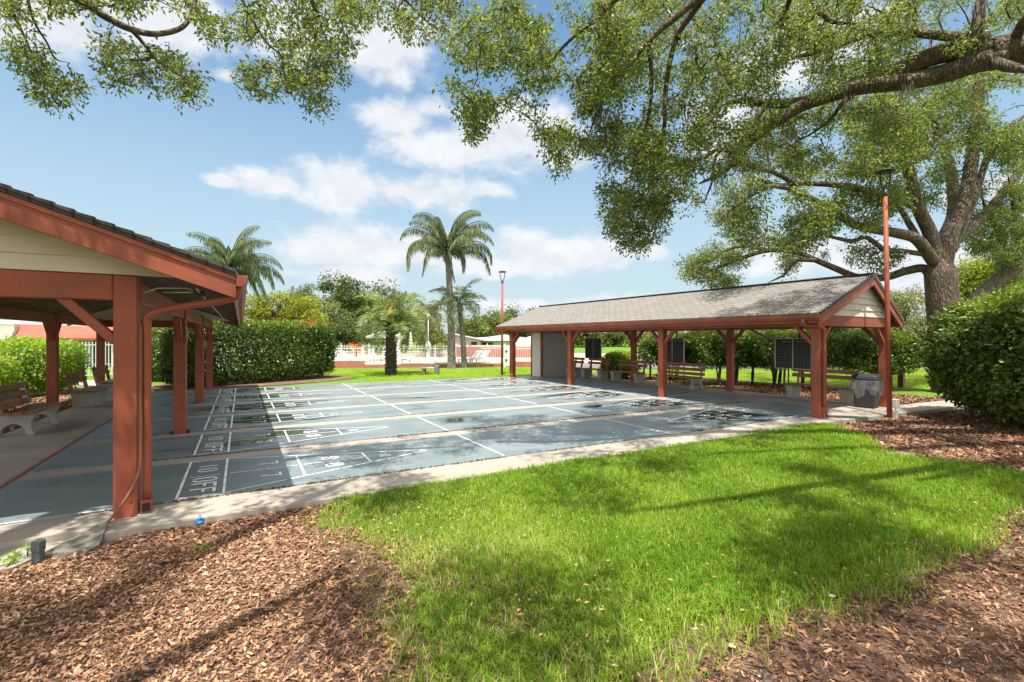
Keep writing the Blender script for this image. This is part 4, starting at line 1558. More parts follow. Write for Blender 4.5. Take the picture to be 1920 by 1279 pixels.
class Leaves:
    def __init__(s):
        s.P, s.D, s.N, s.L, s.T = [], [], [], [], []

    def spray(s, c, r, n, size, tip=None, tint=None, flat=0.7, droop=0.25):
        """A clump of leaves round c; r may be a 3-vector."""
        q = rng.normal(size=(n, 3))
        q = unit(q) * (rng.random((n, 1)) ** 0.45)
        q = q * r * np.array((1, 1, flat))
        d = unit(q + rng.normal(size=(n, 3)) * 0.6 * np.mean(r)) + np.array((0, 0, -droop))
        nn = rng.normal(size=(n, 3)) * 0.75 + np.array((0, 0, 0.8))
        s.P.append(c + q)
        s.D.append(d)
        s.N.append(nn)
        s.L.append(size * (0.65 + 0.7 * rng.random(n)))
        base = rng.random() if tint is None else tint
        s.T.append(np.clip(base * 0.55 + rng.random(n) * 0.5, 0, 1))

    def build(s, name, mat, parent, ratio=0.46, fold=0.22):
        L = np.concatenate(s.L)
        return leaf_mesh(name, np.concatenate(s.P), np.concatenate(s.D), np.concatenate(s.N), L, L * ratio, mat, parent, np.concatenate(s.T), fold)

    def count(s):
        return sum(len(p) for p in s.P)


def grow(wood, leaves, targets, clump_r, n_leaf, size, seg=0.35, twig0=0.010, sag=0.10, sides=4):
    """Join every target clump to the nearest wood by a bent twig; later twigs start from earlier ones."""
    nodes = np.concatenate(wood.nodes)
    rad = np.concatenate(wood.rad)
    d0 = np.array([np.min(np.sum((nodes - t) ** 2, 1)) for t in targets]) ** 0.5
    order = np.argsort(d0)
    cap = len(nodes) + len(targets) * 8
    NB = np.empty((cap, 3))
    NB[:len(nodes)] = nodes
    k = len(nodes)
    for i in order:
        t = targets[i]
        v = NB[:k] - t
        dd = np.sum(v * v, 1)
        j = int(np.argmin(dd))
        a = NB[j]
        L = math.sqrt(dd[j])
        nseg = max(2, min(7, int(L / seg) + 1))
        u = np.linspace(0, 1, nseg + 1)[:, None]
        bend = rng.normal(size=3) * L * 0.10 + np.array((0, 0, L * sag))
        P = a + (t - a) * u + bend * np.sin(u * math.pi)
        P[1:-1] += rng.normal(size=(nseg - 1, 3)) * L * 0.035
        r0 = min(twig0 + 0.007 * L, 0.05)
        r = np.linspace(r0, 0.004, nseg + 1)
        V, F = tube_np(P, r, sides)
        wood.V.append(V)
        wood.F += [tuple(q + wood.n for q in f) for f in F]
        wood.n += len(V)
        m = min(nseg, cap - k)
        NB[k:k + m] = P[1:1 + m]
        k += m
        tt = rng.random()
        cr = clump_r * (0.65 + 0.7 * rng.random())
        leaves.spray(t, cr, int(n_leaf * (0.6 + 0.8 * rng.random())), size, tint=tt)
        if L > 0.5:                                  # leaves along the outer part of the twig
            for f in (0.6, 0.8):
                c = P[int(f * nseg)]
                leaves.spray(c, cr * 0.6, int(n_leaf * 0.25), size, tint=tt)
        # a few bare twiglets inside the clump
        for q in range(2):
            e = t + rng.normal(size=3) * cr * 0.42
            V, F = tube_np(np.array([t, (t + e) / 2 + rng.normal(size=3) * 0.02, e]), np.array([0.004, 0.003, 0.002]), 3)
            wood.V.append(V)
            wood.F += [tuple(q2 + wood.n for q2 in f) for f in F]
            wood.n += len(V)


def px_limb(w, pts, d0, d1, w0, w1, sides=8, sub=6):
    """A limb traced through photograph positions, d0..d1 metres ahead, w0..w1 pixels thick."""
    n = len(pts)
    P, r = [], []
    for i, p in enumerate(pts):
        d = p[2] if len(p) > 2 else d0 + (d1 - d0) * i / (n - 1)
        P.append(at(p[0], p[1], d))
        r.append((w0 + (w1 - w0) * i / (n - 1)) / 2 / FOC * d)
    r[-1] *= 0.35
    return w.limb(P, r, sides, sub)


def px_targets(poly, n, d0, d1, hole=0.40, s=70):
    q = sample_poly(poly, int(n * 2.6))
    keep = fnoise(q[:, 0], q[:, 1], s) > hole
    q = q[keep][:n]
    d = d0 + (d1 - d0) * rng.random(len(q))
    return np.array([at(x, y, dd) for (x, y), dd in zip(q, d)])


def moss_strands(name, pts, mat, parent, length=0.5):
    P, D, N_, L, T = [], [], [], [], []
    for p in pts:
        n = 26
        q = p + rng.normal(size=(n, 3)) * (0.07, 0.07, 0.03)
        for k in range(4):
            P.append(q + np.array((0, 0, -1.0)) * (k * length * 0.22) * rng.random((n, 1)) + rng.normal(size=(n, 3)) * 0.012)
            D.append(np.array((0, 0, -1.0)) + rng.normal(size=(n, 3)) * 0.18)
            N_.append(rng.normal(size=(n, 3)))
            L.append(length * (0.15 + 0.3 * rng.random(n)))
            T.append(rng.random(n))
    return leaf_mesh(name, np.concatenate(P), np.concatenate(D), np.concatenate(N_), np.concatenate(L), 0.012, mat, parent, np.concatenate(T), 0.1)


# ---- the oak behind the right pavilion
def oak_behind():
    T = thing('oak_tree', 'big spreading live oak with forked trunk behind the right pavilion', 'tree', (0, 0, 0), 0, 'live oaks')
    w, lv = Wood(), Leaves()
    D0 = 17.0
    px_limb(w, [(1782, 760, D0), (1778, 690, D0), (1772, 620, D0), (1767, 560, D0), (1763, 510, D0), (1760, 465, D0)], D0, D0, 54, 47, 16)
    px_limb(w, [(1758, 500), (1745, 440), (1722, 390), (1706, 330), (1694, 275), (1668, 225), (1650, 180), (1630, 120)], 17, 16.0, 25, 11, 12)
    px_limb(w, [(1768, 500), (1782, 440), (1802, 400), (1816, 340), (1826, 270), (1834, 200), (1838, 130), (1850, 40)], 17, 18.0, 28, 14, 12)
    px_limb(w, [(1786, 470), (1808, 420), (1830, 360), (1846, 310), (1862, 270), (1896, 235), (1940, 205)], 17.2, 18.5, 14, 8, 10)
    px_limb(w, [(1750, 490), (1720, 450), (1685, 438), (1640, 430), (1600, 420), (1560, 395), (1520, 372), (1475, 352), (1445, 345), (1410, 330)], 16.9, 14.5, 21, 7, 10)
    px_limb(w, [(1752, 540), (1735, 505), (1700, 508), (1660, 520), (1610, 520), (1570, 505), (1530, 488), (1490, 472), (1440, 470), (1390, 484), (1350, 500), (1310, 515)], 17, 19.6, 17, 5, 10)
    px_limb(w, [(1712, 385), (1680, 372), (1640, 362), (1600, 352), (1560, 346), (1520, 344), (1480, 345), (1450, 352)], 16.8, 15.0, 15, 9, 8)
    px_limb(w, [(1735, 470), (1705, 420), (1690, 395), (1668, 370)], 16.9, 17.4, 13, 8, 8)
    px_limb(w, [(1750, 480), (1700, 472), (1660, 468), (1640, 455), (1622, 445), (1600, 452), (1575, 448), (1540, 440)], 16.9, 15.8, 10, 7, 8)
    px_limb(w, [(1694, 290), (1720, 300), (1735, 285), (1752, 262), (1758, 235), (1740, 215)], 16.2, 15.6, 12, 6, 7)
    px_limb(w, [(1700, 300), (1715, 260), (1700, 225), (1680, 205)], 16.2, 15.4, 14, 8, 7)
    px_limb(w, [(1846, 310), (1870, 270), (1905, 265), (1930, 280)], 17.8, 17.0, 10, 6, 7)
    px_limb(w, [(1475, 352), (1440, 350), (1400, 372), (1360, 400), (1340, 425)], 14.5, 13.8, 10, 4, 7)
    px_limb(w, [(1490, 345), (1455, 325), (1420, 318), (1380, 320)], 15, 14.0, 10, 5, 7)
    px_limb(w, [(1530, 488), (1490, 490), (1470, 515), (1440, 530)], 18.2, 18.6, 9, 4, 7)
    px_limb(w, [(1440, 470), (1400, 462), (1360, 470), (1320, 500), (1290, 520)], 18.9, 19.8, 8, 4, 7)
    # unseen side: limbs away from the camera
    w.limb([at(1765, 470, 17.2), at(1790, 380, 19), at(1760, 250, 22), at(1700, 150, 25)], [0.30, 0.22, 0.15, 0.08], 10, 5)
    w.limb([at(1765, 470, 17.2), at(1850, 400, 19), at(1930, 300, 22), at(2000, 250, 25)], [0.24, 0.18, 0.13, 0.08], 10, 5)
    tg = [px_targets([(1390, 235), (1480, 190), (1660, 170), (1740, 235), (1700, 330), (1600, 335), (1520, 330), (1440, 340), (1390, 310)], 330, 14, 18, 0.43),
          px_targets([(1385, 320), (1450, 345), (1560, 385), (1570, 430), (1500, 460), (1420, 465), (1360, 440), (1330, 400)], 150, 13.6, 16, 0.46),
          px_targets([(1285, 490), (1350, 450), (1430, 445), (1500, 478), (1470, 530), (1400, 540), (1340, 540), (1280, 545), (1272, 515)], 170, 18.2, 21, 0.45, 50),
          px_targets([(1480, 400), (1560, 395), (1640, 440), (1610, 475), (1530, 480), (1470, 450)], 80, 14.8, 16.6, 0.45, 50),
          px_targets([(1560, 350), (1690, 340), (1700, 410), (1640, 430), (1570, 400)], 110, 15, 18, 0.44),
          px_targets([(1640, 150), (1930, 120), (1930, 300), (1860, 270), (1780, 300), (1690, 290)], 300, 15, 20, 0.43),
          px_targets([(1690, 290), (1830, 230), (1810, 330), (1740, 400), (1700, 370)], 60, 17, 20, 0.46),
          px_targets([(1590, 460), (1700, 470), (1690, 500), (1640, 510), (1580, 485)], 30, 16.6, 18.0, 0.42, 40),
          px_targets([(1820, 260), (1930, 240), (1930, 330), (1870, 330)], 60, 16.5, 19, 0.42),
          px_targets([(1500, -250), (1950, -250), (1950, 130), (1500, 150)], 260, 16, 23, 0.35),
          px_targets([(1600, 80), (2200, 80), (2200, 420), (1900, 420), (1750, 330)], 160, 20, 26, 0.40)]
    tg = np.concatenate(tg)
    grow(w, lv, tg, 0.36, 44, 0.105, 0.5, 0.018, 0.06)
    w.build('trunk', M['bark'], T)
    lv.build('crown', M['oak_leaf'], T)
    ms = [at(1660, 500, 15.6), at(1598, 480, 15.2), at(1380, 360, 14.2), at(1548, 470, 15.4), at(1500, 395, 15)]
    for q in ms:
        moss_strands('hanging_moss', [q], M['moss'], T, 0.55)
    return lv.count()


# ---- the oak standing outside the picture on the right, its boughs crossing the top
def oak_near():
    T = thing('oak_tree', 'live oak whose heavy boughs reach in from the right over the courts', 'tree', (0, 0, 0), 0, 'live oaks')
    w, lv = Wood(), Leaves()
    b = dl(7.2, 13.2)
    w.limb([(b[0], b[1], -0.2), (b[0] - 0.05, b[1] + 0.05, 1.2), (b[0] - 0.2, b[1] + 0.1, 2.6), (b[0] - 0.4, b[1] + 0.2, 3.8)], [0.72, 0.52, 0.47, 0.45], 16, 6)
    f = (b[0] - 0.4, b[1] + 0.2, 3.8)
    J = at(1845, 100, 8.3)
    w.limb([f, at(2300, 60, 7.6), at(2050, 75, 8.0), J], [0.42, 0.36, 0.30, 0.24], 12, 6)
    px_limb(w, [(1900, 90, 8.2), (1845, 98, 8.3), (1790, 96), (1730, 112), (1680, 135), (1620, 152), (1560, 178), (1500, 192), (1440, 194), (1395, 188), (1360, 196)], 8.3, 9.6, 44, 10, 10)
    px_limb(w, [(1880, 108, 8.2), (1830, 118, 8.3), (1770, 138), (1700, 152), (1620, 162), (1560, 178), (1500, 200), (1450, 232), (1410, 262), (1385, 295), (1350, 325), (1310, 345)], 8.4, 9.8, 40, 8, 10)
    px_limb(w, [(1850, 100, 8.3), (1820, 75), (1780, 68), (1720, 62), (1660, 60), (1610, 70), (1560, 92), (1500, 105), (1460, 118)], 8.2, 9.0, 22, 6, 8)
    px_limb(w, [(1850, 110, 8.3), (1890, 125), (1950, 135)], 8.2, 7.6, 20, 20, 8)
    px_limb(w, [(1835, 100, 8.3), (1832, 60), (1838, 10), (1850, -60)], 8.2, 8.0, 24, 14, 8)
    px_limb(w, [(1900, 80, 8.2), (1920, 40), (1960, -10)], 8.1, 7.5, 20, 12, 8)
    # boughs that come down through the frame's top edge
    hub = at(1500, -150, 6.6)
    w.limb([f, at(2200, -250, 6.6), at(1800, -220, 6.4), hub], [0.38, 0.28, 0.2, 0.14], 10, 6)
    w.limb([hub, at(1400, -80, 6.8), at(1330, -20, 7.0)], [0.12, 0.09, 0.07], 8, 5)
    px_limb(w, [(1330, -20, 7.0), (1300, 22), (1268, 72), (1250, 150), (1246, 230), (1238, 280), (1232, 310)], 7.0, 8.6, 14, 4, 8)
    px_limb(w, [(1320, -10, 7.0), (1270, 30), (1215, 78), (1175, 130), (1140, 178), (1118, 215), (1102, 262)], 7.0, 8.0, 14, 4, 8)
    px_limb(w, [(1300, -220, 6.0), (1240, -60, 6.5), (1155, 0), (1120, 36), (1070, 74), (1035, 112), (1018, 135)], 6.4, 7.4, 11, 4, 8)
    px_limb(w, [(1215, 78, 7.4), (1222, 150), (1214, 230), (1190, 300), (1180, 350)], 7.4, 8.4, 9, 3, 7)
    px_limb(w, [(1385, 295, 9.6), (1350, 280), (1310, 300), (1260, 310), (1225, 340), (1200, 372)], 9.6, 9.2, 9, 4, 7)
    px_limb(w, [(1440, 194, 9.2), (1420, 220), (1395, 262), (1345, 288), (1335, 340), (1320, 380)], 9.2, 9.4, 10, 4, 7)
    px_limb(w, [(1480, 30, 8.2), (1460, 45), (1495, 52), (1535, 25), (1560, 40), (1605, 45)], 8.4, 8.2, 10, 9, 7)
    px_limb(w, [(1500, -150, 6.6), (1490, -90), (1480, 0), (1460, 45, 8.2)], 6.8, 8.2, 12, 9, 7)
    px_limb(w, [(1632, 160, 8.8), (1634, 130), (1630, 100)], 8.8, 8.8, 12, 10, 7)
    px_limb(w, [(1600, 180, 8.9), (1578, 195), (1560, 220), (1530, 245), (1470, 280)], 8.9, 9.6, 10, 3, 7)
    w.limb([hub, at(1300, -220, 6.0), at(1050, -160, 5.8), at(900, -60, 6.0)], [0.12, 0.10, 0.08, 0.05], 8, 5)
    # boughs over the lawn and behind the camera
    ov = []
    for (d, l, z) in ((4.5, 8.5, 8.4), (3.0, 5.0, 8.2), (1.2, 8.0, 8.6), (-0.5, 3.5, 8.0), (2.0, 1.0, 7.8), (5.0, 12.5, 9.6), (0.5, 13.0, 9.0), (9.5, 14.5, 10.0), (4.2, 3.0, 8.8)):
        e = dl(d, l, z)
        mid = (np.array(f) + e) / 2 + np.array((0, 0, 0.9))
        w.limb([f, np.array(f) * 0.7 + e * 0.3 + np.array((0, 0, 0.8)), mid, e], [0.30, 0.22, 0.15, 0.05], 9, 6)
        ov.append(e)
    tg = [px_targets([(845, 60), (900, 20), (1000, -20), (1150, -20), (1200, 100), (1150, 230), (1085, 290), (1045, 310), (1000, 225), (945, 200), (905, 250), (880, 262), (862, 200), (835, 185)], 340, 6.4, 8.6, 0.44, 55),
          px_targets([(880, 180), (920, 170), (905, 262), (882, 268)], 16, 6.6, 7.4, 0.2),
          px_targets([(1010, 240), (1060, 230), (1062, 320), (1040, 326)], 16, 7.0, 8.0, 0.2),
          px_targets([(1130, -20), (1500, -20), (1480, 180), (1420, 290), (1330, 345), (1290, 400), (1230, 425), (1195, 462), (1160, 440), (1128, 380), (1136, 300), (1090, 280), (1110, 150)], 860, 7.2, 10.8, 0.42, 55),
          px_targets([(1120, 370), (1250, 360), (1250, 430), (1200, 470), (1165, 462), (1130, 420)], 90, 8.2, 9.6, 0.3, 50),
          px_targets([(1480, -20), (1940, -20), (1940, 70), (1800, 90), (1650, 140), (1500, 185)], 330, 7.4, 10.5, 0.43, 55),
          px_targets([(1330, 240), (1480, 215), (1620, 185), (1690, 215), (1600, 300), (1480, 325), (1380, 320)], 160, 8.8, 11.5, 0.46, 50),
          px_targets([(1600, 190), (1700, 200), (1690, 260), (1620, 250)], 30, 8.6, 10, 0.4),
          px_targets([(1080, 180), (1240, 150), (1240, 360), (1150, 330)], 120, 7.2, 9, 0.36)]
    vis = np.concatenate(tg)
    grow(w, lv, vis, 0.20, 38, 0.066, 0.3, 0.011, 0.05)
    # the canopy that shades the lawn: overhead, above the frame
    n = 1500
    d = rng.uniform(-2.5, 6.0, n)
    l = rng.uniform(0.0, 15.0, n)
    z = rng.uniform(6.6, 9.8, n)
    keep = (fnoise(d * 10, l * 10, 8) > 0.595 + 0.035 * np.clip((l - 4) / 3, 0, 1)) & ((z - EYE) / np.maximum(d + 0.6, 0.01) > 0.80)
    over = np.stack((d * FX + l * RX, d * FY + l * RY, z), 1)[keep]
    lv2 = lv
    grow(w, lv2, over, 0.40, 80, 0.11, 0.5, 0.012, 0.04)
    w.build('trunk', M['bark'], T)
    lv.build('crown', M['oak_leaf'], T)
    ms = [at(1838, 60, 8.2), at(1586, 180, 8.8), at(1250, 180, 7.6), at(1220, 330, 8.8), at(1395, 300, 9.5), at(1190, 250, 7.8), at(1130, 200, 7.6), at(1660, 200, 8.8),
          at(1480, 240, 9.3), at(1345, 330, 9.5), at(1240, 250, 8.4), at(1700, 160, 8.6), at(1100, 190, 7.6)]
    for q in ms:
        moss_strands('hanging_moss', [q], M['moss'], T, 0.42)
    return lv.count()


# ---- the oak behind the camera on the left, twigs drooping into the top left
def oak_left():
    T = thing('oak_tree', 'live oak whose thin drooping twigs hang into the upper left sky', 'tree', (0, 0, 0), 0, 'live oaks')
    w, lv = Wood(), Leaves()
    b = dl(-4.5, -5.0)
    f = np.array((b[0], b[1], 3.2))
    w.limb([(b[0], b[1], -0.2), (b[0], b[1], 1.0), (b[0] + 0.1, b[1], 2.2), f], [0.62, 0.46, 0.42, 0.40], 16, 6)
    K = at(60, -130, 4.6)
    w.limb([f, dl(-1.5, -4.6, 5.6), dl(1.5, -4.7, 6.6), dl(3.4, -4.8, 6.4), K], [0.34, 0.26, 0.2, 0.13, 0.07], 10, 6)
    px_limb(w, [(60, -130, 4.6), (130, -20), (172, 14), (205, 36), (245, 55), (290, 64), (335, 55), (356, 34), (366, 8), (372, -30)], 4.6, 5.6, 17, 5, 9)
    px_limb(w, [(245, 55, 5.1), (268, 80), (284, 105), (262, 112), (232, 112), (215, 118)], 5.1, 5.4, 8, 3, 7)
    px_limb(w, [(284, 105, 5.3), (320, 130), (350, 150), (385, 170)], 5.3, 5.6, 5, 2, 6)
    px_limb(w, [(60, -130, 4.6), (18, -60), (22, 12), (38, 52), (52, 82), (62, 112)], 4.6, 5.2, 7, 3, 7)
    px_limb(w, [(60, -130, 4.6), (46, -60), (60, 30), (88, 80), (104, 110), (130, 118)], 4.6, 5.2, 6, 2, 7)
    w.limb([dl(3.4, -4.8, 6.4), at(350, -200, 4.9), at(480, -150, 5.2), at(600, -120, 5.4), at(760, -100, 5.6)], [0.10, 0.08, 0.06, 0.05, 0.04], 8, 5)
    px_limb(w, [(560, -120, 5.4), (580, -30), (588, 12), (600, 28), (582, 40), (592, 70), (580, 110), (575, 150), (590, 190)], 5.3, 5.8, 9, 2, 7)
    px_limb(w, [(430, -160, 5.1), (440, -40), (470, 30), (500, 80), (530, 110), (520, 160)], 5.1, 5.7, 7, 2, 7)
    px_limb(w, [(720, -100, 5.6), (730, -30), (770, 10), (800, 40), (830, 60)], 5.6, 6.0, 6, 2, 7)
    for (d, l, z) in ((1.0, -1.5, 7.6), (3.0, -2.2, 8.6), (-1.5, -1.0, 8.0), (-3.5, -7.5, 7.5), (-2.0, -4.0, 8.8), (2.2, -6.4, 8.4), (-5.5, -2.0, 7.8)):
        e = dl(d, l, z)
        w.limb([f, f * 0.65 + e * 0.35 + np.array((0, 0, 0.9)), f * 0.3 + e * 0.7 + np.array((0, 0, 0.7)), e], [0.26, 0.18, 0.12, 0.04], 9, 6)
    tg = [px_targets([(0, 40), (30, 20), (60, 60), (110, 110), (155, 150), (160, 175), (125, 190), (108, 210), (72, 185), (40, 140), (15, 110)], 60, 4.8, 5.5, 0.36, 40),
          px_targets([(170, 60), (240, 70), (300, 95), (360, 120), (405, 165), (360, 200), (310, 185), (280, 160), (215, 170), (185, 120)], 75, 4.9, 5.8, 0.36, 45),
          px_targets([(330, -20), (640, -20), (668, 55), (662, 100), (615, 205), (575, 222), (548, 160), (500, 185), (462, 170), (440, 110), (385, 70)], 250, 5.0, 6.2, 0.36, 50),
          px_targets([(640, -20), (870, -20), (850, 50), (770, 78), (700, 50), (650, 40)], 110, 5.4, 6.6, 0.36, 50),
          px_targets([(0, -20), (330, -20), (340, 20), (200, 20), (60, 30), (0, 40)], 60, 4.6, 5.4, 0.45, 50)]
    grow(w, lv, np.concatenate(tg), 0.135, 27, 0.052, 0.25, 0.005, 0.05)
    n = 1000
    d = rng.uniform(-5.5, 3.6, n)
    l = rng.uniform(-9.0, 0.4, n)
    z = rng.uniform(6.2, 9.2, n)
    keep = (fnoise(d * 10 + 500, l * 10, 8) > 0.61) & ((z - EYE) / np.maximum(d + 0.6, 0.01) > 0.86)
    grow(w, lv, np.stack((d * FX + l * RX, d * FY + l * RY, z), 1)[keep], 0.40, 75, 0.11, 0.5, 0.012, 0.04)
    w.build('trunk', M['bark'], T)
    lv.build('crown', M['oak_leaf'], T)
    return lv.count()


# ---- the leaning oak at the right edge, behind the rounded bush
def oak_right():
    T = thing('oak_tree', 'leaning oak limb with dark foliage behind the big rounded bush', 'tree', (0, 0, 0), 0, 'live oaks')
    w, lv = Wood(), Leaves()
    px_limb(w, [(1790, 700, 19.5), (1815, 600), (1838, 558), (1870, 530), (1900, 505), (1935, 470), (1980, 420)], 19.5, 20.5, 34, 22, 10)
    px_limb(w, [(1880, 522, 20), (1885, 470), (1870, 430), (1850, 400), (1840, 360)], 20, 19.5, 12, 5, 8)
    px_limb(w, [(1920, 490, 20.2), (1905, 430), (1900, 380), (1890, 330)], 20, 19.5, 12, 5, 8)
    tg = [px_targets([(1800, 350), (1930, 300), (1930, 470), (1880, 490), (1830, 480), (1800, 430)], 170, 18.5, 21.5, 0.38, 45),
          px_targets([(1860, 440), (1930, 420), (1930, 520), (1890, 560), (1860, 520)], 40, 19, 22, 0.36, 45),
          px_targets([(1930, 250), (2250, 200), (2250, 560), (1930, 500)], 110, 18.5, 24, 0.36)]
    grow(w, lv, np.concatenate(tg), 0.45, 95, 0.095, 0.5, 0.012, 0.05)
    w.build('trunk', M['bark'], T)
    lv.build('crown', M['oak_leaf'], T)
    return lv.count()


print('oak leaves', oak_behind(), oak_near(), oak_left(), oak_right())


# ---- hedges and shrubs
def shrub(name, label, cat, c, half, rz, n, size, mat, p=4.0, low=None, stems=6, wob=0.10, shell=0.72, group=None, tint_top=0.25, base=0.0, ratio=0.55):
    """Clipped or loose shrub: leaves fill the outer shell of a rounded box whose underside sits `base` above the ground."""
    T = thing(name, label, cat, (c[0], c[1], 0), rz, group)
    hx, hy, hz = half
    cz = base + hz
    got, P, N_ = 0, [], []
    while got < n:
        q = rng.uniform(-1.12, 1.12, (n * 3, 3))
        F = np.sum(np.abs(q) ** p, 1) ** (1 / p)
        wv = (fnoise(q[:, 0] * hx * 10 + q[:, 2] * hz * 7, q[:, 1] * hy * 10 + q[:, 2] * hz * 5, 5.0) - 0.5) * 2 * wob
        k = (F < 1 + wv) & (F > shell + wv)
        if low is not None:                        # thinner towards the ground
            zz = (q[:, 2] + 1) / 2
            k &= rng.random(len(q)) < np.clip((zz - low[0]) / (low[1] - low[0]), 0.03, 1)
        q = q[k]
        g = np.sign(q) * np.abs(q) ** (p - 1) / np.array((hx, hy, hz))
        P.append(q * np.array((hx, hy, hz)) + np.array((0, 0, cz)))
        N_.append(unit(g))
        got += len(q)
    P = np.concatenate(P)[:n]
    N_ = np.concatenate(N_)[:n]
    P[:, 2] = np.maximum(P[:, 2], 0.02 + 0.05 * rng.random(n))
    D = unit(rng.normal(size=(n, 3)) + N_ * 0.9 + np.array((0, 0, 0.15)))
    NN = N_ + rng.normal(size=(n, 3)) * 0.65 + np.array((0, 0, 0.45))
    cl = fnoise(P[:, 0] * 10 + P[:, 2] * 6, P[:, 1] * 10 - P[:, 2] * 4, 6.0)
    new = np.clip((N_[:, 2] - 0.2) * tint_top * 1.5, 0, 1)         # paler leaf tint where the surface faces up
    ti = np.clip(0.05 + 0.45 * cl + 0.40 * rng.random(n) + new * rng.random(n), 0, 1)
    L = size * (0.6 + 0.8 * rng.random(n))
    leaf_mesh('foliage', P, D, NN, L, L * ratio, mat, T, ti, 0.18)
    w = Wood()
    for i in range(stems):
        x, y = rng.uniform(-0.7, 0.7) * hx, rng.uniform(-0.6, 0.6) * hy
        for b in range(3):
            e = np.array((x + rng.normal() * hx * 0.25, y + rng.normal() * hy * 0.3, cz + hz * rng.uniform(0.1, 0.8)))
            w.limb([(x, y, -0.15), (x + rng.normal() * 0.06, y + rng.normal() * 0.06, 0.3 * cz + 0.1), (np.array((x, y, cz)) + e) / 2, e], [0.035, 0.028, 0.018, 0.006], 5, 4, False)
    w.build('stems', M['bark'], T)
    return T


def flowers(T, pts, n, size, mat, spread=0.12):
    P = np.repeat(np.array(pts), n, 0) + rng.normal(size=(len(pts) * n, 3)) * spread
    leaf_mesh('flowers', P, rng.normal(size=P.shape), rng.normal(size=P.shape) + (0, 0, 0.4), size * (0.7 + 0.6 * rng.random(len(P))), size * 0.7, mat, T, rng.random(len(P)), 0.2)


# clipped hedge behind the far left of the courts
a_, b_ = np.array((-2.3, 21.55)), np.array((4.15, 24.55))
dirv = (b_ - a_) / np.linalg.norm(b_ - a_)
nrm = np.array((-dirv[1], dirv[0]))
cc = (a_ + b_) / 2 + nrm * 1.05
HT = shrub('hedge', 'long clipped green hedge with orange tips at the far left of the courts', 'hedge', cc, (3.62, 1.1, 1.27), math.atan2(dirv[1], dirv[0]), 46000, 0.115, M['hedge_leaf'], 6.5, (-0.05, 0.12), 16, 0.09, 0.78, None, 0.6)
pts = [(x, -0.6 + rng.normal() * 0.3, 2.50 + rng.random() * 0.08) for x in np.concatenate((rng.uniform(1.6, 3.4, 15), rng.uniform(-0.2, 1.4, 3)))]
flowers(HT, pts, 7, 0.07, M['flower'], 0.07)
FT = shrub('flowering_shrub', 'loose shrub with flame coloured flowers behind the left pavilion posts', 'shrub', dl(22.2, -15.9)[:2], (1.5, 1.1, 1.15), 0.4, 15000, 0.10, M['lime_leaf'], 2.6, (-0.05, 0.2), 6, 0.22, 0.45)
pts = []
for k in range(46):
    a, e = rng.uniform(3.4, 6.2), rng.uniform(-0.5, 1.1)
    pts.append((1.5 * math.cos(a) * math.cos(e), 1.1 * math.sin(a) * math.cos(e), 1.15 + 1.15 * math.sin(e)))
flowers(FT, pts, 12, 0.10, M['flower'], 0.06)
# lime hedge on the far left, in two shrubs
shrub('lime_hedge', 'wide lime green hedge behind the benches of the left pavilion', 'hedge', (-7.0, 16.4), (1.75, 4.3, 0.77), 0.12, 42000, 0.095, M['lime_leaf'], 3.2, (-0.05, 0.15), 12, 0.16, 0.62, None, 0.5)
shrub('lime_hedge', 'lime green shrub between the two far posts of the left pavilion', 'shrub', (-6.2, 22.3), (1.35, 1.7, 0.90), 0.2, 20000, 0.095, M['lime_leaf'], 3.0, (-0.05, 0.15), 8, 0.18, 0.60, None, 0.45)
# rounded bush close on the right
bc = dl(10.0, 11.98)
shrub('rounded_bush', 'big rounded glossy green bush in the mulch at the right edge', 'bush', bc, (2.25, 2.15, 1.42), -YAW, 70000, 0.105, M['hedge_leaf'], 3.2, (-0.03, 0.10), 16, 0.13, 0.76, None, 0.6)
# shrubs on bare stems behind the right pavilion
for lab, (px, d), half, rz, n, base in (
        ('dark clipped shrub on bare stems behind the second scoreboard', (1262, 22.0), (1.35, 0.8, 0.72), 0.9, 14000, 0.55),
        ('dark clipped hedge on bare stems between the arched bench and the twin scoreboard', (1372, 19.6), (1.9, 0.85, 0.72), 1.05, 22000, 0.62),
        ('dark clipped hedge on bare stems behind the scoreboard by the corner post', (1492, 18.6), (1.55, 0.85, 0.72), 1.1, 18000, 0.62),
        ('round dark shrub with low branches behind the waste bin', (1648, 18.0), (1.2, 0.95, 0.80), 0.2, 16000, 0.45)):
    p = dl(d, (px - 960) / FOC * d)
    shrub('stemmed_hedge', lab, 'hedge', p, half, -YAW + rz * 0.0, n, 0.10, M['hedge_leaf'], 4.0, (0.0, 0.35), 5, 0.22, 0.45, 'clipped shrubs on bare stems', 0.75, base)
shrub('low_shrub', 'small bright green shrub with russet lower leaves behind the benches', 'shrub', dl(22.5, (1163 - 960) / FOC * 22.5), (0.95, 0.7, 0.60), 0, 8000, 0.10, M['lime_leaf'], 2.4, (-0.1, 0.3), 6, 0.25, 0.3)
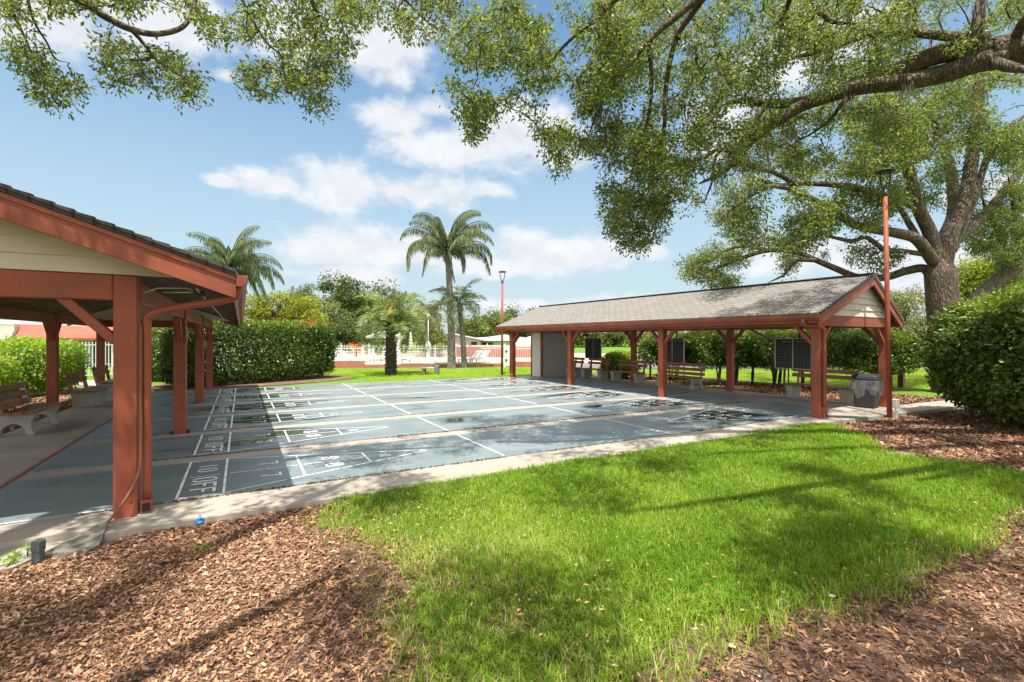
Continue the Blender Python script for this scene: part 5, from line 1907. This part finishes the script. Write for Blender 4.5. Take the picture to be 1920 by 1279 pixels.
# seedlings at the lower left edge
for lab, (px, py), h in (('tiny green weed by the slab at the left edge', (15, 1062), 0.10), ('small green weed on the chips near the utility box', (52, 1046), 0.09), ('sparse low weed growing out of the bark chips', (385, 1032), 0.05)):
    g = gnd(px, py, -0.085)
    T = thing('weed', lab, 'weed', g)
    lv = Leaves()
    for k in range(5):
        lv.spray(np.array((rng.normal() * 0.05, rng.normal() * 0.04, h * (0.3 + 0.7 * rng.random()))), 0.035, 10, 0.035, tint=0.7)
    lv.build('leaves', M['lime_leaf'], T)
    w = Wood()
    for k in range(4):
        w.limb([(0, 0, -0.02), (rng.normal() * 0.02, rng.normal() * 0.02, h * 0.6), (rng.normal() * 0.05, rng.normal() * 0.04, h)], [0.003, 0.002, 0.001], 4, 3, False)
    w.build('stems', M['hedge_leaf'], T)


# ---- palms
def palm(label, base, h, lean, r0, r1, nf, fl, e_rng, droop, leaf_len, leaf_w, hang, mat, bark, per=46, boots=0, up=0.0, group='palms', pw=1.7):
    T = thing('palm_tree', label, 'palm', base, 0, group)
    P = smooth_path([(0, 0, -0.2), (lean[0] * 0.1, lean[1] * 0.1, h * 0.3), (lean[0] * 0.5, lean[1] * 0.5, h * 0.7), (lean[0], lean[1], h)], 10)
    rr = np.interp(np.linspace(0, 1, len(P)), [0, 0.06, 0.5, 1], [r0 * 1.25, r0, (r0 + r1) / 2, r1]) * (1 + 0.03 * np.sin(np.arange(len(P)) * 2.1))
    m = MB().tube(P, rr, 14)
    if boots:
        for k in range(boots):
            u = (k + 0.5) / boots
            a = k * 2.4
            z = 0.15 + (h - 0.1) * u
            q = np.array([np.interp(z, P[:, 2], P[:, i]) for i in range(2)])
            r = np.interp(z, P[:, 2], rr)
            ca, sa = math.cos(a), math.sin(a)
            m.bar((q[0] + ca * r * 0.85, q[1] + sa * r * 0.85, z - 0.04), (q[0] + ca * (r + 0.055), q[1] + sa * (r + 0.055), z + 0.09), 0.10, 0.035)
    m.build('trunk', bark, T)
    top = P[-1]
    wood = Wood()
    LP, LD, LN, LL, LT = [], [], [], [], []
    for i in range(nf):
        az = i * 2.39996 + rng.normal() * 0.15
        u = (i + 0.5) / nf
        e0 = e_rng[1] + (e_rng[0] - e_rng[1]) * u + rng.normal() * 0.08
        L = fl * (0.85 + 0.25 * rng.random())
        ns = 12
        t = np.linspace(0, 1, ns + 1)
        e = np.maximum(e0 - droop * (0.7 + 0.5 * u) * t ** pw, -1.45)
        step = L / ns
        hx = np.concatenate(([0], np.cumsum(np.cos(e[:-1]) * step)))
        hz = np.concatenate(([0], np.cumsum(np.sin(e[:-1]) * step)))
        dirh = np.array((math.cos(az), math.sin(az), 0))
        twist = rng.normal() * 0.15
        F = top + hx[:, None] * dirh + hz[:, None] * np.array((0, 0, 1.0)) + (t ** 2)[:, None] * np.array((-dirh[1], dirh[0], 0)) * twist * L
        V, Fc = tube_np(F, np.linspace(0.030, 0.006, ns + 1) * (fl / 2.5), 4)
        wood.V.append(V)
        wood.F += [tuple(q + wood.n for q in f) for f in Fc]
        wood.n += len(V)
        tt = np.linspace(0.14, 1.0, per)
        C0 = np.stack([np.interp(tt, t, F[:, k]) for k in range(3)], 1)
        TG = unit(np.stack([np.interp(tt, t, np.gradient(F[:, k])) for k in range(3)], 1))
        side = unit(np.cross(TG, (0, 0, 1.0)))
        nrm_ = np.cross(side, TG)
        tone = rng.random()
        for sg in (-1, 1):
            ll = leaf_len * np.sin(np.clip(0.25 + 0.72 * tt, 0, 1) * math.pi) ** 0.6 * (0.8 + 0.35 * rng.random(per))
            D = side * sg * 0.85 + TG * 0.6 + nrm_ * (up + 0.35 * rng.normal(size=(per, 1))) + np.array((0, 0, -hang))
            LP.append(C0)
            LD.append(D)
            LN.append(nrm_ + rng.normal(size=(per, 3)) * 0.35)
            LL.append(ll)
            LT.append(np.clip(tone * 0.5 + 0.5 * rng.random(per), 0, 1))
    wood.build('frond_stems', mat, T)
    LL = np.concatenate(LL)
    leaf_mesh('fronds', np.concatenate(LP), np.concatenate(LD), np.concatenate(LN), LL, leaf_w, mat, T, np.concatenate(LT), 0.15)
    return T, top


g1 = gnd(847, 692, -0.11)
QT, top = palm('tall grey trunked palm with arching fronds in the middle of the far grass', g1, 7.25, (-0.25, 0.1), 0.27, 0.165, 21, 4.1, (0.25, 1.52), 2.9, 0.80, 0.025, 2.2, M['palm_leaf'], M['bark_palm'], 92, pw=1.9)
m = MB()
m.tube(smooth_path([top + np.array((0, 0, 0.0)), top + np.array((-0.05, -0.15, 0.25)), top + np.array((0.0, -0.25, 0.05)), top + np.array((0.1, -0.3, -0.45))], 5), [0.05, 0.10, 0.08, 0.02], 8)
m.build('spathe', M['tyl'], QT)
g2 = gnd(733, 704, -0.11)
PT2, top2 = palm('stout shaggy palm with silvery recurved fronds on the far grass', g2, 2.55, (0.0, 0.0), 0.29, 0.25, 30, 2.45, (-0.15, 1.45), 2.1, 0.60, 0.040, 0.05, M['pindo_leaf'], M['bark_dark'], 44, 64, 0.45)
flowers(PT2, [top2 + np.array((-0.25, -0.55, 0.35 + 0.09 * k)) for k in range(9)], 40, 0.07, M['flower'], 0.08)
g3 = dl(31.0, (870 - 960) / FOC * 31.0, -0.11)
palm('slim palm with few arching fronds just behind the tall palm', g3, 4.1, (-0.35, 0.0), 0.19, 0.14, 13, 2.3, (-0.2, 1.4), 2.0, 0.62, 0.042, 0.35, M['palm_leaf'], M['bark_palm'], 40)
g4 = dl(30.0, (428 - 960) / FOC * 30.0, -0.11)
palm('feathery drooping palm rising above the left pavilion eave', g4, 6.2, (0.1, 0.0), 0.24, 0.18, 28, 3.6, (0.0, 1.5), 2.5, 0.85, 0.022, 2.6, M['palm_leaf'], M['bark_palm'], 84)
g5 = dl(44.0, (800 - 960) / FOC * 44.0, -0.11)
palm('small palm with tattered fronds between the shaggy and tall palms', g5, 4.4, (0.2, 0.0), 0.18, 0.14, 14, 2.3, (-0.7, 1.2), 2.0, 0.7, 0.06, 0.5, M['bg_olive'], M['bark_palm'], 34)


# ---- trees in the distance
def far_tree(label, px, d, top, bot, hw, mat, n=5200, leaf=0.30, clumps=46, base_py=None, sparse=0.0, group='trees beyond the pool and lake', trunk_r=0.22, name='broadleaf_tree', spr=0.26):
    """Crown between the pixel rows top..bot, hw pixels half-wide, d metres away."""
    g = dl(d, (px - 960) / FOC * d, -0.12)
    T = thing(name, label, 'tree', g, 0, group)
    zt = EYE + (HZ - top) / FOC * d
    zb = max(EYE + (HZ - bot) / FOC * d, 0.4)
    W = hw / FOC * d
    cz, hz = (zt + zb) / 2 + 0.11, (zt - zb) / 2
    w, lv = Wood(), Leaves()
    w.limb([(0, 0, -0.2), (rng.normal() * 0.1, rng.normal() * 0.1, zb * 0.6 + 0.3), (rng.normal() * W * 0.1, 0, cz - hz * 0.3), (rng.normal() * W * 0.1, 0, cz + hz * 0.5)], [trunk_r * 1.3, trunk_r, trunk_r * 0.7, trunk_r * 0.2], 8, 5)
    tg = []
    while len(tg) < clumps:
        q = rng.normal(size=3)
        q = q / np.linalg.norm(q) * rng.random() ** 0.4
        if sparse and rng.random() < sparse and q[2] < 0.2:
            continue
        q = q * np.array((W, W * 0.8, hz)) * (0.86 + 0.22 * rng.random())
        tg.append(q + np.array((0, 0, cz)))
    tg = np.array(tg)
    for t in tg:
        k = rng.uniform(0.3, 0.75)
        a = np.array((0, 0, zb * 0.8 + (cz + hz * 0.4 - zb * 0.8) * k * 0.8))
        w.limb([a, (a + t) / 2 + np.array((0, 0, 0.1 * hz)) * rng.normal(), t], [trunk_r * 0.35, trunk_r * 0.2, 0.02], 5, 3, False)
        r = spr * (W + hz) * (0.6 + 0.7 * rng.random())
        lv.spray(t, r, int(n / clumps * (0.5 + rng.random())), leaf, tint=rng.random(), flat=0.62, droop=0.1)
    w.build('trunk', M['bark'], T)
    lv.build('crown', mat, T, 0.6, 0.15)
    return T


far_tree('rounded yellow green tree behind the clipped hedge', 530, 44, 546, 640, 78, M['bg_yellow'], 11000, 0.21, 80, spr=0.17, trunk_r=0.3)
for lab, px, d, top, bot, hw, mt, n, lf, cl, sp, spr in (
        ('tall airy dark tree with a ragged top left of the shaggy palm', 645, 62, 514, 600, 42, 'bg_dark', 3600, 0.34, 30, 0.4, 0.22),
        ('dark tree with open crown directly behind the shaggy palm', 690, 70, 528, 640, 60, 'bg_dark', 6000, 0.36, 46, 0.2, 0.2),
        ('olive tree between the yellow green tree and the airy dark tree', 596, 58, 560, 650, 60, 'bg_mid', 6500, 0.3, 46, 0.0, 0.2),
        ('thin topped tree peeping over the yellow green tree', 560, 75, 536, 600, 40, 'bg_dark', 3000, 0.36, 24, 0.2, 0.24),
        ('shaded broad tree low behind the pool parasols', 655, 56, 590, 662, 56, 'bg_dark', 6000, 0.28, 40, 0.0, 0.22),
        ('mid green tree left of the tall palm trunk', 770, 60, 574, 655, 58, 'bg_mid', 7000, 0.28, 46, 0.0, 0.2),
        ('yellowish shrubby tree by the grey gabled house', 812, 52, 610, 662, 34, 'bg_mid', 4200, 0.22, 30, 0.0, 0.25),
        ('dark tree high behind the mid green one', 738, 82, 540, 640, 50, 'bg_dark', 4200, 0.42, 34, 0.0, 0.22),
        ('broad dark tree behind the slim light pole', 925, 80, 582, 660, 52, 'bg_mid', 6500, 0.36, 44, 0.0, 0.2),
        ('pointed dark tree above the far corner of the right pavilion roof', 962, 95, 574, 650, 26, 'bg_dark', 3600, 0.42, 26, 0.0, 0.25),
        ('wide dark tree half hidden by the right pavilion roof', 1005, 90, 582, 655, 48, 'bg_dark', 5600, 0.42, 38, 0.0, 0.22),
        ('green tree right of the tall palm trunk', 885, 74, 592, 660, 34, 'bg_mid', 4600, 0.34, 30, 0.0, 0.24),
        ('dark tree at the back of the pool yard behind the hedge end', 612, 66, 598, 660, 36, 'bg_dark', 4000, 0.32, 28, 0.0, 0.25),
        ('low green tree beside the flame flowered shrub', 330, 48, 604, 660, 60, 'bg_mid', 5000, 0.24, 36, 0.0, 0.22)):
    far_tree(lab, px, d, top, bot, hw, M[mt], n, lf, cl, None, sp, spr=spr)
for lab, px, d, top, bot, hw, mt, n, lf, cl in (
        ('low pale tree on the far shore at the edge of the closet', 1072, 108, 604, 657, 40, 'bg_mid', 5200, 0.44, 36),
        ('broad olive tree on the far shore left of the lone grey green one', 1124, 118, 600, 656, 44, 'bg_olive', 6200, 0.46, 42),
        ('broad grey tree on the far shore beside the middle back post', 1180, 120, 602, 656, 46, 'bg_mid', 6200, 0.46, 42),
        ('broad pale tree on the far shore left of the dark shrub row', 1232, 116, 600, 656, 46, 'bg_olive', 6200, 0.46, 42),
        ('pale olive tree on the far shore seen under the roof by the closet', 1098, 104, 606, 656, 34, 'bg_olive', 5200, 0.42, 36),
        ('grey green tree on the far shore seen beside the first scoreboard', 1150, 112, 604, 655, 34, 'bg_mid', 5200, 0.44, 36),
        ('olive tree on the far shore above the small bright shrub', 1205, 106, 600, 656, 34, 'bg_olive', 5200, 0.42, 36),
        ('pale tree on the far shore behind the second front post', 1262, 110, 598, 654, 36, 'bg_olive', 5200, 0.44, 36),
        ('grey green tree over the lake behind the long bench', 1330, 104, 600, 652, 40, 'bg_mid', 5200, 0.44, 36),
        ('pale tree over the lake behind the dark clipped hedge', 1402, 100, 596, 652, 42, 'bg_olive', 5200, 0.44, 36),
        ('olive tree over the lake behind the near scoreboard', 1480, 96, 590, 652, 44, 'bg_olive', 5400, 0.42, 36),
        ('hazy tree across the lake seen through the near gable bay', 1560, 92, 580, 652, 46, 'bg_mid', 5600, 0.42, 36),
        ('pale olive tree just right of the red light pole', 1690, 64, 528, 652, 58, 'bg_olive', 9000, 0.27, 60),
        ('silvery tree right of the pavilion gable, low by the lake', 1640, 70, 566, 650, 44, 'bg_olive', 6500, 0.3, 46),
        ('willow like pale tree between the oak trunk and the red pole', 1738, 58, 580, 655, 36, 'bg_olive', 6000, 0.25, 46),
        ('yellow green tree right of the oak trunk', 1842, 36, 478, 640, 72, 'bg_yellow', 13000, 0.19, 90),
        ('olive tree behind the leaning oak limb', 1905, 42, 500, 650, 60, 'bg_mid', 8000, 0.22, 60)):
    far_tree(lab, px, d, top, bot, hw, M[mt], n, lf, cl, spr=0.2)
far_tree('orange flowering shrub near the pool by the hedge end', 668, 44, 638, 656, 14, M['flower'], 420, 0.10, 12, name='flowering_bush', trunk_r=0.05, group=None)
far_tree('clipped yellow bush in front of the grey gabled house', 826, 50, 645, 662, 12, M['bg_yellow'], 1200, 0.14, 14, name='yard_bush', trunk_r=0.05, group=None)
far_tree('dark green bush at the corner of the grey gabled house', 806, 49, 640, 660, 14, M['bg_dark'], 1400, 0.16, 14, name='yard_bush', trunk_r=0.05, group=None)
far_tree('bright low shrub before the dark house windows', 905, 58, 650, 660, 16, M['bg_yellow'], 1200, 0.14, 14, name='yard_bush', trunk_r=0.05, group=None)
far_tree('green shrub under the cream house eave', 920, 58, 646, 660, 10, M['bg_mid'], 1000, 0.15, 12, name='yard_bush', trunk_r=0.05, group=None)

# ------------------------------------------------------------------ lawn blades
LP_ = np.array(LAWN)
G = sample_poly(LP_, 380000)
gd = G[:, 0] * FX + G[:, 1] * FY
gl = G[:, 0] * RX + G[:, 1] * RY
k = rng.random(len(G)) < np.clip((5.2 / np.maximum(gd, 1)) ** 1.0, 0.25, 1)
# thin, worn turf on the left side
worn = np.clip((2.9 - G[:, 0]) / 2.2, 0, 1) * np.clip((6.2 - G[:, 1]) / 1.5, 0, 1)
nz = fnoise(G[:, 0] * 10, G[:, 1] * 10, 6.0)
k &= (rng.random(len(G)) > worn * np.clip((0.70 - nz) * 5.0, 0.0, 0.96))
k &= (gd > 1.6)
ed = np.full(len(G), 9.0)
for i in range(len(LAWN0)):
    a_, b_ = LAWN0[i], LAWN0[(i + 1) % len(LAWN0)]
    if a_[1] > 5.3 and b_[1] > 5.3:
        continue
    v_ = b_ - a_
    u_ = np.clip(((G - a_) @ v_) / (v_ @ v_), 0, 1)
    ed = np.minimum(ed, np.linalg.norm(G - a_ - u_[:, None] * v_, axis=1))
fr = np.clip((ed + (nz - 0.5) * 0.5) / 0.34, 0.06, 1)
k &= rng.random(len(G)) < fr
G, gd, worn, nz, ed = G[k], gd[k], np.clip(worn[k] + 0.5 * np.clip(0.35 - ed[k], 0, 1), 0, 1), nz[k], ed[k]
G = G + rng.normal(0, 0.13, G.shape) * ((ed < 0.3) & (G[:, 1] < 5.4))[:, None]
n = len(G)
nb = fnoise(G[:, 0] * 10 + 300, G[:, 1] * 10, 9.0)
Ln = (0.055 + 0.095 * rng.random(n) ** 1.6) * (1 - 0.45 * worn) * (0.65 + 0.75 * nb)
nc = fnoise(G[:, 0] * 10 - 80, G[:, 1] * 10 + 40, 14.0)
ti = 0.08 + 0.42 * rng.random(n) + 0.40 * (nb - 0.4) + 0.62 * (nc - 0.5) + worn * 0.36 * (rng.random(n)) + (rng.random(n) < 0.03 + 0.30 * worn) * 0.5
blade_mesh('grass', np.column_stack((G, np.full(n, -0.08))), 0.25 + 0.9 * rng.random(n), Ln, (0.0050 + 0.0042 * rng.random(n)) * np.clip(gd / 5, 0.9, 1.8), M['grass'], None, np.clip(ti, 0, 1))
props(bpy.data.objects['grass'], kind='stuff')
# far turf: sparse longer tufts so that it does not read as a flat sheet
A = np.array([(4.9, 20.6), (15.0, 20.6), (17.5, 26.8), (4.6, 30.8), (4.2, 27.0), (5.2, 24.2)])
G = sample_poly(A, 90000)
n = len(G)
nb = fnoise(G[:, 0] * 10, G[:, 1] * 10, 12.0)
blade_mesh('grass', np.column_stack((G, np.full(n, -0.11))), 0.4 + 0.6 * rng.random(n), 0.05 + 0.05 * rng.random(n), 0.016, M['grass'], None, np.clip(0.35 + 0.35 * nb + 0.25 * rng.random(n), 0, 0.9))
props(bpy.data.objects['grass.001'], kind='stuff')
B = np.array([dl(18.5, 6.0)[:2], dl(18.5, 22.0)[:2], dl(30, 26)[:2], dl(29.5, 10)[:2], dl(30, 2.5)[:2], dl(23.5, 3.0)[:2]])
G = sample_poly(B, 60000)
n = len(G)
nb = fnoise(G[:, 0] * 10, G[:, 1] * 10, 12.0)
blade_mesh('grass', np.column_stack((G, np.full(n, -0.11))), 0.4 + 0.6 * rng.random(n), 0.05 + 0.06 * rng.random(n), 0.018, M['grass'], None, np.clip(0.40 + 0.35 * nb + 0.25 * rng.random(n), 0, 0.9))
props(bpy.data.objects['grass.002'], kind='stuff')


# ------------------------------------------------------------------ bark chips
def chip_mesh(name, P, size, aspect, mat, tint, tilt=0.35):
    n = len(P)
    a = rng.random(n) * 2 * math.pi
    t = np.stack((np.cos(a), np.sin(a), rng.normal(0, tilt, n)), 1)
    t = unit(t)
    up = np.array((0, 0, 1.0)) + rng.normal(0, tilt, (n, 3))
    s_ = unit(np.cross(t, up))
    L = size[:, None] * 0.5
    W = L * aspect[:, None]
    V = np.empty((n, 4, 3))
    j = lambda: 0.75 + 0.5 * rng.random((n, 1))
    V[:, 0] = P - t * L * j() - s_ * W * j()
    V[:, 1] = P + t * L * j() - s_ * W * j() * 0.7
    V[:, 2] = P + t * L * j() + s_ * W * j()
    V[:, 3] = P - t * L * j() + s_ * W * j() * 0.7
    loops = (np.arange(n)[:, None] * 4 + np.array([0, 1, 2, 3])).ravel()
    o = np_mesh(name, V.reshape(-1, 3), loops, np.arange(n) * 4, mat, None, np.repeat(tint, 4))
    return props(o, kind='stuff')


def scatter(poly, n, ref, pw, dmin=1.5):
    G = sample_poly(np.array(poly), n)
    d = G[:, 0] * FX + G[:, 1] * FY
    k = (d > dmin) & (rng.random(len(G)) < np.clip((ref / np.maximum(d, 0.5)) ** pw, 0.05, 1))
    k &= ~in_poly(G[:, 0], G[:, 1], LP_) | (rng.random(len(G)) < 0.04 + 0.55 * np.clip((2.3 - G[:, 0]) / 1.6, 0, 1) * (d < 6) * (fnoise(G[:, 0] * 10, G[:, 1] * 10, 6.0) < 0.60))
    return G[k], d[k]


G, d = scatter([(-5.5, -0.5), (0.5, -0.2), (2.4, 1.6), (2.2, 5.82), (-0.9, 5.80), (-1.15, 5.6), (-1.6, 5.42), (-5.5, 5.1)], 230000, 3.6, 1.2)
n = len(G)
nz = fnoise(G[:, 0] * 10, G[:, 1] * 10, 7.0)
dark = np.clip((G[:, 0] * 0.9 + 0.4), 0, 1) * np.clip((4.6 - G[:, 1]) / 2.5, 0, 1)        # older, greyer mulch next to the turf
ti = np.clip(0.20 + 0.76 * rng.random(n) ** 1.35 + 0.5 * (nz - 0.5) - 0.24 * dark, 0, 1)
chip_mesh('bark_chips', np.column_stack((G, -0.080 + 0.022 * rng.random(n))), (0.010 + 0.036 * rng.random(n) ** 2.2) * np.clip(d / 4, 0.95, 1.6), 0.28 + 0.35 * rng.random(n), M['chip'], ti)
G, d = scatter([(1.2, -1.5), (15.5, -2.5), (16.5, 5.4), (10.6, 5.80), (9.5, 3.6), (2.0, 1.8)], 230000, 4.2, 1.1)
n = len(G)
nz = fnoise(G[:, 0] * 10 + 90, G[:, 1] * 10, 8.0)
ti = np.clip(0.02 + 0.66 * rng.random(n) ** 1.3 + 0.75 * (nz - 0.5) + (rng.random(n) < 0.06) * 0.45, 0, 1)
chip_mesh('bark_chips', np.column_stack((G, -0.082 + 0.018 * rng.random(n))), (0.012 + 0.045 * rng.random(n) ** 2.2) * np.clip(d / 4, 0.95, 1.9), 0.14 + 0.40 * rng.random(n), M['chip'], ti)
Q = sample_poly(np.array([(15.3, 6.5), (19.4, 6.5), (19.5, 12), (18.3, 20), (15.3, 20)]), 26000)
chip_mesh('bark_chips', np.column_stack((Q, -0.082 + 0.03 * rng.random(len(Q)))), 0.04 + 0.06 * rng.random(len(Q)), 0.3 + 0.3 * rng.random(len(Q)), M['chip'], rng.random(len(Q)) * 0.7)
Q = sample_poly(np.array([(-5.6, 9), (-3.95, 9), (-4.0, 22), (-5.6, 22)]), 16000)
chip_mesh('bark_chips', np.column_stack((Q, -0.078 + 0.03 * rng.random(len(Q)))), 0.03 + 0.05 * rng.random(len(Q)), 0.3 + 0.3 * rng.random(len(Q)), M['chip'], rng.random(len(Q)))
# twigs and dry leaves over the chips
G, d = scatter([(-4.5, -0.5), (15, -2), (15, 5.3), (10.8, 5.4), (2.2, 2.0), (0.6, 5.6), (-4.5, 5.1)], 11000, 4.0, 0.8)
n = len(G)
D = np.column_stack((rng.normal(size=(n, 2)), rng.normal(0, 0.08, n)))
o = leaf_mesh('twigs', np.column_stack((G, np.full(n, -0.062))), D, np.array((0, 0, 1.0)) + rng.normal(size=(n, 3)) * 0.3, 0.05 + 0.13 * rng.random(n) ** 2, 0.005, M['litter'], None, 0.3 + 0.7 * rng.random(n), 0.3)
props(o, kind='stuff')
for i, (lab, px, py, s_) in enumerate((('pale oval dry leaf lying on the mulch below the lawn edge', 1373, 1211, 0.062), ('curled tan leaf on the mulch at the lower right', 1560, 1117, 0.055))):
    g = gnd(px, py, -0.048)
    m = MB()
    k = 10
    vs = [(0, 0, 0.012)] + [(s_ * 0.5 * math.cos(2 * math.pi * q / k), s_ * 0.34 * math.sin(2 * math.pi * q / k), 0.004 * math.cos(4 * math.pi * q / k)) for q in range(k)]
    m.add(vs, [(0, 1 + q, 1 + (q + 1) % k) for q in range(k)], True)
    o = m.build('dry_leaf', M['tyl'], None, fix=False)
    o.location = g
    o.rotation_euler = (0.1, 0.15, 0.7 + i)
    props(o, lab, 'leaf')

# oak leaves shed on the lawn and the paving
G = sample_poly(np.array([(-2.0, 5.85), (12.5, 5.9), (13, 8.0), (11.0, 5.0), (9.0, 2.4), (2.0, 1.0), (0.8, 4.5)]), 1500)
n = len(G)
onl = in_poly(G[:, 0], G[:, 1], LP_)
keep = onl | (G[:, 1] > 5.98) & (G[:, 1] < 6.5)
G, onl = G[keep], onl[keep]
n = len(G)
D = np.column_stack((rng.normal(size=(n, 2)), rng.normal(0, 0.15, n)))
o = leaf_mesh('fallen_leaves', np.column_stack((G, np.where(onl, -0.03 + 0.03 * rng.random(n), -0.014))), D, np.array((0, 0, 1.0)) + rng.normal(size=(n, 3)) * np.where(onl, 0.5, 0.12)[:, None],
              0.025 + 0.03 * rng.random(n), 0.015, M['chip'], None, 0.55 + 0.45 * rng.random(n), 0.2)
props(o, kind='stuff')
